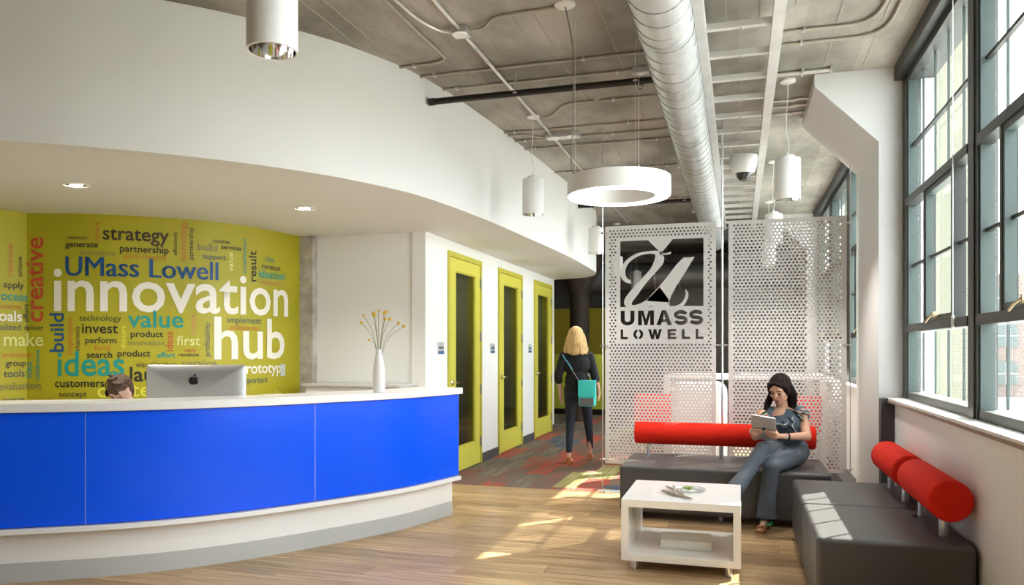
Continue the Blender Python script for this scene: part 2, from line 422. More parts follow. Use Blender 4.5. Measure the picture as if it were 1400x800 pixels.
wl = catmull([(-5.99,5.262),(-5.664,5.375),(-5.405,5.51),(-5.146,5.705),(-4.816,6.021),(-4.675,6.268),(-4.578,6.579),(-4.495,7.135)], 10)
wall = [Vector((-6.22, 4.20)), Vector((-6.15, 4.55)), Vector((-6.10, 4.9)), Vector((-6.054, 5.24))] + wl
wl_o = struct('wall_left', wallband([Vector((-6.054, 5.24))]+wl, offset([Vector((-6.054, 5.24))]+wl, -.15), 0, ZS), M['green'], smooth=True)
struct('wall_left_return', wallband(wall[:4], offset(wall[:4], -.15), 0, ZS), M['green'])
struct('wall_left_side', MB().box(-7.2, -7.05, -4, 7.36, 0, ZC).box(-7.05, -6.37, 4.05, 4.2, 0, ZS), M['white'])
struct('wall_back', MB().box(-8, -6, -4.1, -3.9, 0, ZC).box(1.2, 1.5, -4.1, -3.9, 0, ZC).box(-6, 1.2, -4.1, -3.9, 0, ZC), M['white'])
# meeting room behind the doors
struct('wall_room', MB().box(-5.75, -5.6, 7.36, 12.85, 0, ZS).box(-5.6, WX-.15, 12.72, 12.85, 0, ZS), M['olive'])
struct('wall_room_partition', MB().box(-5.6, WX-.16, 9.25, 9.33, 0, ZS).box(-5.6, WX-.16, 11.1, 11.18, 0, ZS), M['olive'])
# far end
struct('wall_far', MB().box(-1.7, 1.3, 17.6, 17.8, 0, ZC), mat('far_grey_wall', (.40, .40, .39), .6))
struct('wall_far_left', MB().box(-8, -2.82, 17.3, 17.5, 0, 2.35), M['mustard'])
struct('wall_far_upper', MB().box(-8, -1.65, 17.5, 17.6, 0, ZC), M['concrete_unlit'])
struct('wall_side_far', MB().box(-8.1, -8, 7.3, 20.5, 0, ZC), M['mustard'])

# ---------------------------------------------------------------- pixel helper: where the sight line at image column u meets a vertical wall
F, CA, SA = 1040.0, math.cos(math.radians(16.6)), math.sin(math.radians(16.6))
def ray(u):
    d = (u-700)/F; return d*CA-SA, d*SA+CA
def atY(u, v, y):
    a, c = ray(u); d = y/c; return Vector((a*d, y, H+(478-v)/F*d))
def atX(u, v, x):
    a, c = ray(u); d = x/a; return Vector((x, c*d, H+(478-v)/F*d))
def atZ(u, v, z):
    a, c = ray(u); d = (z-H)*F/(478-v); return Vector((a*d, c*d, z))
wall_s = arclen(wall)
def hit(u, pl=None, ss=None):
    pl = pl or wall; ss = ss or wall_s; a, c = ray(u); best = None
    for i in range(len(pl)-1):
        p, q = pl[i], pl[i+1]; e = q-p; den = a*(-e.y)-c*(-e.x)
        if abs(den) < 1e-9: continue
        d = (p.x*(-e.y)-p.y*(-e.x))/den; t = (a*p.y-c*p.x)/den
        if -1e-6 <= t <= 1+1e-6 and d > 0: return ss[i]+t*(ss[i+1]-ss[i]), d
        if i == 0 and t < 0 and d > 0: best = (ss[0]+t*(ss[1]-ss[0]), d)
    return best
def on_wall(s, off):
    if s < 0: i = 0
    else:
        i = max(k for k in range(len(wall_s)-1) if wall_s[k] <= s)
    p, q = wall[i], wall[i+1]; t = (s-wall_s[i])/(wall_s[i+1]-wall_s[i]); e = (q-p).normalized()
    return p+(q-p)*t+Vector((e.y, -e.x))*off
def text_mesh(txt, bold, ext=0, res=3):
    c = bpy.data.curves.new('t', 'FONT'); c.body = txt; c.size = 1; c.offset = bold; c.extrude = ext; c.resolution_u = res
    o = bpy.data.objects.new('t', c); C.objects.link(o)
    dg = bpy.context.evaluated_depsgraph_get(); me = bpy.data.meshes.new_from_object(o.evaluated_get(dg))
    bpy.data.objects.remove(o); bpy.data.curves.remove(c)
    return me
WM = {}
for k, c in dict(black=(.015,.014,.012), dark=(.05,.045,.025), brown=(.045,.028,.018), grey=(.20,.19,.07), orange=(.50,.15,.025), red=(.52,.07,.03),
                 teal=(.01,.28,.24), green=(.03,.24,.13), blue=(.008,.07,.22), white=(.82,.79,.70), yellow=(.66,.66,.06), pale=(.66,.66,.22), salmon=(.56,.28,.10), slate=(.07,.10,.10)).items():
    WM[k] = mat('print_'+k, c, .55)
def word(txt, x0, x1, base, col, bold=0, ys=1.0, vert=False):
    """x0,x1,base measured on the 2.76x enlargement; vertical words give (x of baseline, y bottom, y top)"""
    k = 2.76
    me = text_mesh(txt, (0 if 'M' in txt else .013) if bold else .003)
    if 'M' in txt:                                   # heavier strokes without closing the capital M
        bb = bmesh.new(); bb.from_mesh(me)
        for dx in (-.018, .018):
            g = bmesh.ops.duplicate(bb, geom=bb.faces[:len(me.polygons)])
            for v in g['geom']:
                if isinstance(v, bmesh.types.BMVert): v.co.x += dx
            bb.faces.ensure_lookup_table()
        bb.to_mesh(me); bb.free()
    xs = [v.co.x for v in me.vertices]; a0, a1 = min(xs), max(xs)
    bm = bmesh.new(); bm.from_mesh(me)
    if not vert:
        s0, d0 = hit(x0/k); s1, d1 = hit(x1/k); sc = (s1-s0)/(a1-a0); sm, dm = hit((x0+x1)/2/k)
        z0 = H+(478-(270+base/k))/F*dm
        n = max(1, int((s1-s0)/.09))
        for i in range(1, n):
            xx = a0+(a1-a0)*i/n
            bmesh.ops.bisect_plane(bm, geom=bm.verts[:]+bm.edges[:]+bm.faces[:], plane_co=(xx,0,0), plane_no=(1,0,0))
        cs = [ss for ss in wall_s if s0 < ss < s1]
        if len(cs) and s0 < wall_s[3] < s1:
            bmesh.ops.bisect_plane(bm, geom=bm.verts[:]+bm.edges[:]+bm.faces[:], plane_co=(a0+(wall_s[3]-s0)/sc,0,0), plane_no=(1,0,0))
        for v in bm.verts:
            p = on_wall(s0+(v.co.x-a0)*sc, .004); v.co = Vector((p.x, p.y, z0+v.co.y*sc*ys))
    else:
        xb, yb, yt = x0, x1, base; s0, d0 = hit(xb/k)
        zb, zt = H+(478-(270+yb/k))/F*d0, H+(478-(270+yt/k))/F*d0; sc = (zt-zb)/(a1-a0)
        for v in bm.verts:
            p = on_wall(s0-v.co.y*sc*ys, .004); v.co = Vector((p.x, p.y, zb+(v.co.x-a0)*sc))
    bm.to_mesh(me); bm.free()
    obj('mural_word', me, WM[col], wl_o)
for a in [('revenue',257,330,158,'dark'),('generate',247,370,188,'black',1),('innovation',302,434,218,'grey'),('strategy',388,638,163,'brown',1,1.05),
          ('partnership',453,637,208,'black',1),('game changing',468,627,231,'orange'),('course',804,866,173,'dark',1),('build',746,820,201,'grey',1),
          ('services',834,910,198,'dark',1),('support',766,852,233,'slate',1),('UMass Lowell',247,824,301,'blue',1,1.08),('innovation',203,1086,431,'white',1,1.05),
          ('revenue',988,1057,273,'dark',1),('ideation',975,1075,307,'teal',1),('visualization',978,1068,330,'salmon'),('idea',1000,1035,243,'green'),
          ('technology',300,458,466,'dark'),('invest',310,446,512,'black',1),('perform',322,440,550,'dark',1),('fund',357,414,577,'orange'),
          ('search',328,424,605,'black',1),('product',444,568,600,'black',1),('value',482,692,490,'teal',1),('product',493,616,527,'black',1),
          ('innovation',484,620,558,'grey'),('first',666,755,558,'pale',1),('reply',695,742,582,'orange'),('effort',593,662,604,'teal',1),
          ('revenue',674,750,600,'dark'),('implement',858,986,475,'slate'),('collaborate',866,978,501,'orange'),('hub',808,1073,607,'white',1,.97),
          ('visualization',513,668,640,'black'),('service',686,818,640,'grey'),('prototyp',902,1060,663,'white',1),('important',905,1010,700,'slate'),
          ('ideas',218,470,672,'teal',1,1.1),('launch',490,700,692,'black',1),('customers',208,395,715,'black',1),('concept',224,328,752,'brown'),
          ('content',368,640,752,'yellow',1),('credit',990,1060,757,'pale'),
          ('apply',13,90,342,'dark',1),('process',-40,105,388,'teal',1),('context',-6,80,420,'orange'),('goals',-32,82,466,'white',1),('realized',-24,77,500,'slate'),
          ('deliver',90,165,500,'dark'),('make',13,165,560,'pale',1),('prototype',10,118,602,'orange'),('group',20,98,636,'dark',1),('tools',13,92,677,'slate',1),
          ('evaluation',-6,155,724,'grey',1),('source',10,92,772,'slate')]:
    word(*a[:5], a[5] if len(a) > 5 else 0, a[6] if len(a) > 6 else 1)
for t, xb, yb, yt, col, bo in [('revenue',48,297,178,'orange',0),('achieve',82,300,225,'black',0),('effort',108,472,402,'dark',1),('idea',121,680,620,'teal',0),
          ('collaborate',150,692,575,'teal',0),('creative',163,470,150,'red',1),('inspiration',273,593,455,'orange',0),('channels',301,580,487,'dark',0),
          ('build',241,583,437,'blue',1),('thinkers',474,570,485,'yellow',0),('ideas',652,580,507,'red',0),('invent',375,163,92,'orange',0),
          ('effectively',668,218,130,'dark',0),('technology',702,243,90,'orange',0),('partnership',729,235,115,'dark',0),('value',879,280,208,'pale',1),
          ('visualization',929,290,158,'teal',0),('result',966,318,203,'black',1),('profitability',791,600,472,'slate',0),('invent',738,520,440,'salmon',0)]:
    word(t, xb, yb, yt, col, bo, .95, True)
sw = tag(obj('light_switch', MB().box(-.035,.035,-.006,0,-.06,.06).box(-.012,.012,-.012,-.006,-.02,.02), M['sign'], bevel=.002), 'small grey light switch plate low on the green word wall beside the concrete column', 'switch')
s_, d_ = hit(1066/2.76); p_ = on_wall(s_, .002); q_ = on_wall(s_+.05, .002); sw.location = (p_.x, p_.y, H-(506-478)/F*d_); sw.rotation_euler.z = math.atan2(q_.y-p_.y, q_.x-p_.x)

# ---------------------------------------------------------------- doors
def make_door(n, y0, y1):
    zt = 2.495
    d = struct('door_%d' % n, MB().box(WX-.16, WX+.018, y0, y0+.055, 0, zt).box(WX-.16, WX+.018, y1-.055, y1, 0, zt).box(WX-.16, WX+.018, y0+.055, y1-.055, zt-.06, zt), M['frame'], bevel=.003)
    a, c = y0+.06, y1-.06; g0, g1, h0, h1 = y0+.245, y1-.235, .28, 2.29
    lf = obj('leaf', MB().box(WX-.035, WX+.008, a, g0, .01, zt-.065).box(WX-.035, WX+.008, g1, c, .01, zt-.065).box(WX-.035, WX+.008, g0, g1, .01, h0).box(WX-.035, WX+.008, g0, g1, h1, zt-.065), M['door'], d)
    obj('glazing_bead', MB().box(WX-.03, WX-.004, g0, g0+.014, h0, h1).box(WX-.03, WX-.004, g1-.014, g1, h0, h1).box(WX-.03, WX-.004, g0, g1, h0, h0+.014).box(WX-.03, WX-.004, g0, g1, h1-.014, h1), M['frame'], lf)
    obj('door_glass', MB().box(WX-.018, WX-.014, g0+.012, g1-.012, h0+.012, h1-.012), M['doorglass'], lf)
    for z in (.27, .91, 1.56, 2.21): obj('hinge', MB().tube([(WX+.018, c+.004, z-.06), (WX+.018, c+.004, z+.06)], .009, 8).box(WX+.008, WX+.02, c-.012, c+.03, z-.055, z+.055), M['galvseam'], d)
    hd = obj('door_handle', MB().lathe([(.034,0),(.034,.012),(.015,.018),(.015,.055)], (WX+.008, y0+.115, 1.03), 16, 'x').tube([(WX+.055, y0+.115, 1.03), (WX+.06, y0+.13, 1.03), (WX+.058, y0+.235, 1.03)], .014, 8), M['chrome'], lf, smooth=True)
    obj('door_closer', MB().box(WX-.075, WX-.04, y1-.36, y1-.12, 2.30, 2.35), M['galv'], lf, bevel=.005)
for n, (y0, y1) in enumerate([(7.81, 8.95), (9.64, 10.81), (11.48, 12.67)]): make_door(n+1, y0, y1)
for y, which in ((7.61, 'left of the nearest green door'), (9.40, 'between the first and second green doors'), (11.24, 'between second and farthest green doors')):
    s = thing('room_sign', 'silver room sign with blue strip ' + which, 'sign', (WX+.001, y, 1.415))
    obj('plate', MB().box(0, .008, -.085, .085, -.065, .065), M['sign'], s, bevel=.002)
    obj('blue_strip', MB().box(.008, .010, -.08, .08, -.062, -.03), M['signblue'], s)
    b = MB()
    for k in range(6): b.box(.008, .010, -.068+k*.023, -.068+k*.023+.014, -.008, .018)
    obj('lettering', b, M['signink'], s)
for k, (y_, lb) in enumerate(((8.35, 'nearest'), (10.2, 'second'), (12.0, 'farthest'))):
    t = thing('room_pendant', 'white drum pendant in the small room behind the %s green door' % lb, 'lamp', (-4.0, y_+.25, 2.16))
    obj('shade', MB().ring([(.12,0),(.12,.16),(.115,.165),(.02,.165),(.02,.15),(.11,.15),(.11,0)], (0,0,0), 28), M['fixture'], t, smooth=True)
    obj('cord', MB().tube([(0,0,.16),(0,0,ZS-2.162)], .004, 6), M['wire'], t); obj('bulb', MB().ell((0,0,.08), .03, 12, 8), M['lamp'], t, smooth=True)
    ld = bpy.data.lights.new('room_light', 'POINT'); ld.energy = 14; ld.color = (1, .93, .8); ld.shadow_soft_size = .06
    lo = bpy.data.objects.new('room_light', ld); C.objects.link(lo); lo.parent = t; lo.location = (0, 0, -.05)
# things seen dimly through the first door
t = thing('bar_stool', 'tall white stool standing behind the glass of the nearest green door', 'stool', (-3.75, 9.1-.2, 0))
obj('seat', MB().box(-.18,.18,-.17,.17,.72,.76), M['table'], t, bevel=.01); obj('backrest', MB().box(-.18,-.15,-.17,.17,.85,1.12), M['table'], t, bevel=.01)
for sx in (-1, 1):
    for sy in (-1, 1): obj('leg', MB().box(sx*.165-.015, sx*.165+.015, sy*.155-.015, sy*.155+.015, 0, 1.1 if sx < 0 else .72), M['table'], t)
obj('footrest', MB().box(-.165,.165,-.16,-.14,.28,.30), M['table'], t); obj('footrest', MB().box(-.165,.165,.14,.16,.28,.30), M['table'], t)

# ---------------------------------------------------------------- low wall, pier, windows
LW = 1.13
struct('wall_right', MB().box(LW, 1.42, -4, .90, 1.04, 3.44).box(LW, 1.42, -4, 6.40, -.05, 1.0).box(LW, 1.42, 7.56, 20.4, -.05, 1.0), M['white'])
struct('trim_3', MB().box(1.083, 1.30, -4, 6.39, 1.0, 1.034).box(1.083, 1.30, 7.56, 12.9, 1.0, 1.034), M['sill'], bevel=.003)
struct('trim_4', MB().box(1.079, 1.0835, -4, 6.39, 1.0, 1.017), M['silledge'])
struct('trim_5', MB().box(1.035, 1.135, 6.335, 6.40, 0, 1.03), M['darkgrey'])
struct('trim_6', MB().box(.985, 1.03, 6.5, 7.55, 0, .1).box(.985, 1.13, 7.55, 9, 0, .1), M['darkgrey'])
pier = [(1.03, 0), (1.42, 0), (1.42, ZC-.001), (.57, ZC-.001), (.57, 3.465), (1.03, 2.995)]
struct('wall_pier', MB().prism(pier, 6.40, 7.56, 'y'), M['pier'])
struct('wall_pier_far', MB().prism(pier, 12.9, 14.0, 'y'), M['pier'])
struct('trim_7', MB().box(1.137, 1.42, -4, 6.40, 3.45, ZC-.001).box(1.137, 1.42, 7.56, 12.9, 3.45, ZC-.001), M['steelframe'])
XW = 1.20
def make_window(n, y0, y1, panes, cas):
    """one bay: bottom light, middle light with an opening sash, tall top light"""
    w = struct('window_%d' % n, MB().box(XW-.006, XW+.085, y0, y0+.035, 1.034, 3.45).box(XW-.006, XW+.085, y1-.035, y1, 1.034, 3.45)
        .box(XW, XW+.085, y0, y1, 1.034, 1.085).box(XW, XW+.085, y0, y1, 3.40, 3.45), M['steelframe'])
    obj('side_lining', MB().box(XW+.005, XW+.07, y0+.035, y0+.047, 1.085, 3.40).box(XW+.005, XW+.07, y1-.055, y1-.035, 1.085, 3.40), M['steelside'], w)
    for z in (1.556, 2.493): obj('transom', MB().box(XW-.012, XW+.065, y0+.035, y1-.035, z-.028, z+.028), M['steelframe'], w)
    a, c = cas
    for p in (a, c): obj('mullion', MB().box(XW-.004, XW+.065, p-.018, p+.018, 1.584, 2.465), M['steelframe'], w)
    sash = obj('sash', MB().box(XW+.0, XW+.05, a+.02, a+.045, 1.588, 2.462).box(XW, XW+.05, c-.045, c-.02, 1.588, 2.462).box(XW, XW+.05, a+.044, c-.044, 1.588, 1.62).box(XW, XW+.05, a+.044, c-.044, 2.43, 2.462), M['steelside'], w)
    obj('latch', MB().box(XW-.03, XW, (a+c)/2-.012, (a+c)/2+.012, 1.60, 1.64).tube([(XW-.03,(a+c)/2,1.62),(XW-.045,(a+c)/2+.04,1.60),(XW-.05,(a+c)/2+.09,1.575)], .007, 8), M['brass'], sash)
    for z, q0, q1 in ((2.02, y0+.05, y1-.05), (2.915, y0+.05, y1-.05)): obj('muntin', MB().box(XW+.03, XW+.055, q0, q1, z-.010, z+.010), M['steelframe'], w)
    k = y0+.05+.34
    ms = []
    while k < y1-.15: ms.append(k); k += .34
    for m_ in ms:
        obj('muntin', MB().box(XW+.06, XW+.072, m_-.006, m_+.006, 1.10, 1.524).box(XW+.06, XW+.072, m_-.006, m_+.006, 2.525, 3.40), M['steelside'], w)
    for z0, z1 in ((1.10, 1.524), (1.588, 2.461), (2.525, 3.40)):
        obj('pane', MB().box(XW+.074, XW+.078, y0+.05, y1-.05, z0, z1), M['glass'], w)
bays = [(4.64, 6.30, (5.0, 5.71)), (2.86, 4.54, (3.42, 4.14)), (1.06, 2.70, (1.6, 2.3)),
        (7.66, 9.36, (8.2, 8.9)), (9.5, 11.1, (9.95, 10.65)), (11.24, 12.85, (11.7, 12.4))]
for n, (a, c, cs) in enumerate(bays): make_window(n+1, a, c, None, cs)
b = MB()
for y0, y1 in ((6.30, 6.40), (4.54, 4.64), (2.70, 2.86), (.90, 1.06), (7.56, 7.66), (9.36, 9.5), (11.1, 11.24), (12.85, 12.9)):
    b.box(XW-.014 if y1-y0 < .3 and y0 < 6.2 else XW-.005, XW+.10, y0, y1, 1.034, 3.45)
struct('trim_8', b, M['steelframe'])
struct('wall_right_far', MB().box(1.13, 1.42, 14.0, 20.4, 1.0, ZC), M['white'])
t = thing('blind_cord', 'thin white pull cord hanging in front of the left window bay', 'cord', (1.175, 4.90, 0))
obj('cord', MB().tube([(0,0,3.44),(0,0,1.60)], .003, 6), M['wire'], t); obj('cord_weight', MB().lathe([(.004,0),(.009,.01),(.009,.07),(.003,.08)], (0,0,1.52), 10), M['wire'], t)

# ---------------------------------------------------------------- outside
struct('ground_outside', MB().box(1.6, 90, -40, 120, -2.1, -2.0), M['asphalt'])
t = thing('clad_building', 'cream and pale green clad building wing outside the left window bay', 'building', (4.2, 21, -2))
obj('wall', MB().box(-1.6, 1.35, 0, 4, 0, 15), M['cream'], t)
for x0 in (-1.3, -.45, .0): obj('cladding_strip', MB().box(x0, x0+(.36 if x0 < 0 else .12), -.06, 0, 0, 15), M['palegreen'] if x0 < 0 else M['white'], t)
t = thing('brick_building', 'pale pink brick mill building with arched windows across the yard', 'building', (14, 62, -2))
obj('wall', MB().box(0, 40, 0, 8, 0, 8.8), M['brick'], t)
for i in range(12):
    for j in range(3):
        x0, z0 = .9+i*2.6, .9+j*2.7
        arc = [(x0+.75+.75*math.cos(a), z0+1.35+.35*math.sin(a)) for a in [PI*k/8 for k in range(9)]]
        wn = obj('window', MB().prism([(x0, z0), (x0+1.5, z0)] + arc, -.06, .02, 'y'), M['extglass'], t)
        obj('pane_bar', MB().box(x0+.72, x0+.78, -.1, -.06, z0, z0+1.6).box(x0, x0+1.5, -.1, -.06, z0+.75, z0+.81), M['sill'], wn)

# ---------------------------------------------------------------- reception desk
base = catmull([(-5.6,2.86),(-4.9,3.12),(-4.215,3.491),(-3.614,3.871),(-3.21,4.27),(-2.876,4.757),(-2.53,5.389),(-2.33,6.037)], 8)
bs = arclen(base)
def sub(pl, ss, a, c):
    """piece of a polyline between two arc lengths"""
    def at(s):
        s = min(max(s, 0), ss[-1]-1e-6); i = max(k for k in range(len(ss)-1) if ss[k] <= s)
        return pl[i]+(pl[i+1]-pl[i])*((s-ss[i])/(ss[i+1]-ss[i]))
    return [at(a)] + [p for p, s in zip(pl, ss) if a+.005 < s < c-.005] + [at(c)]
desk = thing('reception_desk', 'long curved white reception desk with a glossy bright blue front', 'desk')
obj('base', wallband(base, offset(base, -.12), .118, .34), M['laminate'], desk, smooth=True)
obj('kick_board', wallband(offset(base, .002), offset(base, -.11), 0, .118), M['kick'], desk, smooth=True, label='grey kick board along the floor')
obj('bottom_rail', wallband(offset(base, .098), offset(base, -.02), .305, .338), M['laminate'], desk, smooth=True, bevel=.004)
pf = offset(base, .070); ps = arclen(pf)
sA, sB = hit(116.6, pf, ps)[0], hit(431, pf, ps)[0]
for a, c in ((0, sA-.002), (sA+.002, sB-.002), (sB+.002, ps[-1])):
    q = sub(pf, ps, a, c); obj('front_panel', wallband(q, offset(q, -.02), .345, 1.022), M['blue'], desk, smooth=True, label='glossy bright blue panel')
for s_ in (sA, sB):
    q = sub(pf, ps, s_-.001, s_+.001); obj('joint_strip', wallband(offset(q, -.001), offset(q, -.015), .345, 1.022), M['laminate'], desk)
obj('end_cap', wallband(sub(pf, ps, ps[-1]-.004, ps[-1]), offset(sub(pf, ps, ps[-1]-.004, ps[-1]), -.15), .34, 1.03), M['laminate'], desk)
obj('core', wallband(offset(base, .048), offset(base, -.06), .34, 1.03), M['laminate'], desk, smooth=True)
obj('counter_top', wallband(offset(base, .115), offset(base, -.26), 1.028, 1.08), M['laminate'], desk, smooth=True, bevel=.004)
obj('work_top', wallband(offset(base, -.10), offset(base, -.78), .715, .745), M['laminate'], desk, smooth=True)
for k in (12, 30, 46): p = offset(base, -.7)[k]; obj('leg', MB().box(p.x-.03, p.x+.03, p.y-.03, p.y+.03, 0, .715), M['galv'], desk)
cr = thing('credenza', 'low white cabinet with dark top against the niche wall behind the vase', 'cabinet', (-3.75, 6.98, 0))
obj('body', MB().box(-.45, .55, -.2, .22, .05, 1.03), M['laminate'], cr, bevel=.004); obj('top', MB().box(-.48, .6, -.23, .23, 1.03, 1.055), M['kick'], cr, bevel=.003)
obj('plinth', MB().box(-.43, .53, -.17, .2, 0, .05), M['darkgrey'], cr)

# computer
R = math.radians(16.6)
im = thing('desktop_computer', 'large silver all in one computer seen from behind on the reception desk', 'computer', (-3.66, 4.50, .745), R)
def rrect(wd, hg, r, n=5):
    out = []
    for cx, cz, a0 in ((wd/2-r, hg/2-r, 0), (-wd/2+r, hg/2-r, 90), (-wd/2+r, -hg/2+r, 180), (wd/2-r, -hg/2+r, 270)):
        out += [(cx+r*math.cos(math.radians(a0+90*k/n)), cz+r*math.sin(math.radians(a0+90*k/n))) for k in range(n+1)]
    return out
b = MB(); sec = []
for sc, yy in ((1, .0), (1, -.006), (.97, -.014), (.8, -.032), (.45, -.046), (.1, -.050)):
    sec.append([(x*sc, yy, z*sc+.32) for x, z in rrect(.70, .455, .02)])
n0 = len(sec[0])
for s_ in sec: b.v += s_
for i in range(len(sec)-1):
    for k in range(n0): b.f.append((i*n0+k, i*n0+(k+1) % n0, (i+1)*n0+(k+1) % n0, (i+1)*n0+k))
b.f.append(tuple(range(n0))); b.f.append(tuple((len(sec)-1)*n0+k for k in range(n0)))
obj('housing', b, M['imac'], im, smooth='full')
obj('screen', MB().prism([(x*.97, z*.95+.32) for x, z in rrect(.70, .455, .02)], .0, .006, 'y'), M['black'], im)
obj('stand', MB().box(-.11, .11, -.06, .10, 0, .008).box(-.1, .1, -.065, -.055, .005, .3), M['imac'], im, bevel=.003)
# fruit shaped emblem with bite and leaf
out = []
for k in range(40):
    a = 2*PI*k/40; r = .031*(1 + .07*math.cos(2*a) ) ; x, z = r*math.cos(a)*1.02, r*math.sin(a)
    if abs(x) < .013 and z > 0: z -= .006*(1-abs(x)/.013)
    if abs(x) < .011 and z < 0: z += .004*(1-abs(x)/.011)
    dx, dz = x-.036, z-.004
    if math.hypot(dx, dz) < .015: t_ = .015/max(math.hypot(dx, dz), 1e-5); x, z = .036+dx*t_ if dx < 0 else .036-.015, .004+dz*t_
    out.append((x, z))
leaf = [(.000, .031), (.003, .040), (.010, .047), (.015, .049), (.014, .041), (.009, .034)]
obj('emblem', MB().prism([(x, z+.437) for x, z in out], -.0530, -.0300, 'y').prism([(x, z+.437) for x, z in leaf], -.0530, -.030, 'y'), M['black'], im, label='black fruit emblem with a bite and a leaf')
em = im.children[-1]

# vase of dried billy buttons
vp = Vector((-2.59, 5.19, 1.08))
vs = tag(obj('vase', MB().lathe([(.040,0),(.045,.004),(.046,.05),(.046,.16),(.040,.215),(.024,.285),(.020,.31),(.020,.322),(.016,.322),(.016,.30),(.02,.27)], (0,0,0), 40), M['ceramic'], smooth=True, loc=vp), 'slim white ceramic bottle vase on the right end of the desk counter', 'vase')
fp = [(498.5,441),(502,431),(515.5,427.5),(519,431.5),(525.5,425.5),(531,428),(531.5,435.5),(539.5,436.5),(551,442),(559.5,446.5),(511.5,465),(517,429.5),(533,426)]
rt = Vector((CA, SA, 0)); dv = vp.y*CA-vp.x*SA
for k, (u, v) in enumerate(fp):
    right = (u-524.5)*dv/F; up = 1.4+(478-v)*dv/F-vp.z
    depth = random.uniform(-.05, .05)
    e = rt*right + Vector((-SA*depth, CA*depth, up)); s0 = Vector((right*.04, 0, .25)); mid = s0.lerp(e, .5) + Vector((0,0,.035 if abs(right) > .06 else .0)) - rt*right*.12
    path = [p for p in catmull([tuple(s0), tuple(mid), tuple(e)], 5)]
    f_ = thing('dried_flower', ('yellow billy button flower in the white vase, ' + ['far left and lower of the left pair', 'topmost at far left', 'left of the upper middle pair', 'right of the upper middle pair', 'highest, above the vase mouth', 'upper right of the topmost one', 'just below the topmost cluster', 'right of centre on a short stem', 'second from the right on an arching stem', 'farthest right on a long arching stem', 'lowest, beside the vase neck', 'behind the upper middle pair', 'small one behind the top right cluster'][k]), 'flower', vp, group='billy buttons in the white vase')
    obj('stem', MB().tube(path, .0016, 5), M['stem'], f_); obj('flower_head', MB().ell(e, .0125 if k not in (1, 10, 4) else .009, 10, 7), M['flower'], f_, smooth=True)

# ---------------------------------------------------------------- upholstered benches
def cushion(x0, x1, y0, y1, z0, z1, parent, name='seat'):
    return obj(name, MB().box(x0, x1, y0, y1, z0, z1), M['vinyl'], parent, bevel=.028, seg=4)
def bolster_x(p, x0, x1, r, z, y):
    o = obj('bolster', MB().lathe([(r-.012, 0), (r-.004, .004), (r, .012), (r, x1-x0-.012), (r-.004, x1-x0-.004), (r-.012, x1-x0)], (x0, y, z), 40, 'x'), M['red'], p, smooth=True, label='red cylindrical back bolster')
b1 = thing('long_bench', 'long charcoal vinyl bench with red bolster backing onto the perforated screen', 'bench', (-.13, 6.73, 0))
cushion(-.82, .82, -.42, .42, .055, .44, b1)
obj('piping', MB().box(-.80, .80, -.423, -.40, .405, .411), M['vinyl'], b1)
bolster_x(b1, -.775, .76, .10, .645, .25)
for x_ in (-.66, -.02, .62): obj('post', MB().tube([(x_, .25, .43), (x_, .25, .56)], .019, 14), M['alu'], b1, smooth=True)
for x_ in (-.7, -.01, .7):
    for y_ in (-.26, .34): obj('foot', MB().tube([(x_, y_, 0), (x_, y_, .06)], .024, 12), M['alu'], b1, smooth=True)
b2 = thing('single_bench', 'charcoal vinyl seat block with red bolster nearest the camera under the window', 'bench', (.745, 4.63, 0))
cushion(-.365, .365, -.455, .455, .055, .44, b2)
obj('bolster', MB().lathe([(.093,0),(.101,.004),(.105,.012),(.105,.768),(.101,.776),(.093,.78)], (.265, -.39, .645), 40, 'y'), M['red'], b2, smooth=True, label='red cylindrical back bolster')
for y_ in (-.24, .24): obj('post', MB().tube([(.265, y_, .43), (.265, y_, .56)], .021, 14), M['alu'], b2, smooth=True)
for x_ in (-.27, .27):
    for y_ in (-.37, .37): obj('foot', MB().tube([(x_, y_, 0), (x_, y_, .06)], .024, 12), M['alu'], b2, smooth=True)
dup(b2, (.745, 5.56, 0), 'charcoal vinyl seat block with red bolster under the window, farther one by the pier')

# ---------------------------------------------------------------- coffee table and what lies on it
ct = thing('coffee_table', 'low white box coffee table with open shelf on short metal feet', 'table', (-.352, 5.205, 0))
TX, TY = .365, .375
obj('top', MB().box(-TX, TX, -TY, TY, .402, .45), M['table'], ct, bevel=.003); obj('shelf', MB().box(-TX, TX, -TY, TY, .062, .108), M['table'], ct, bevel=.003)
for sx in (-1, 1): obj('side_panel', MB().box(*(sorted((sx*TX, sx*(TX-.045)))), -TY, TY, .108, .402), M['table'], ct)
for sx in (-1, 1):
    for sy in (-1, 1): obj('foot', MB().tube([(sx*.29, sy*.31, 0), (sx*.29, sy*.31, .064)], .024, 16), M['alu'], ct, smooth=True)
bk = thing('book', 'thick cream coloured book lying on the coffee table shelf', 'book', (-.33, 5.13, .1085), math.radians(2))
obj('cover', MB().box(-.16, .16, -.115, .115, 0, .004).box(-.16, .16, -.115, .115, .056, .060).box(-.16, .16, -.115, -.111, 0, .060), M['book'], bk, bevel=.001)
obj('pages', MB().box(-.155, .155, -.111, .11, .004, .056), M['laminate'], bk)
b = MB()
for k in range(9): b.box(-.12+k*.027, -.12+k*.027+.012, -.1157, -.115, .014+(k % 3)*.006, .046-(k % 2)*.01)
obj('spine_print', b, M['sill'], bk)
def onT(u, v): return atZ(u, v, .462)
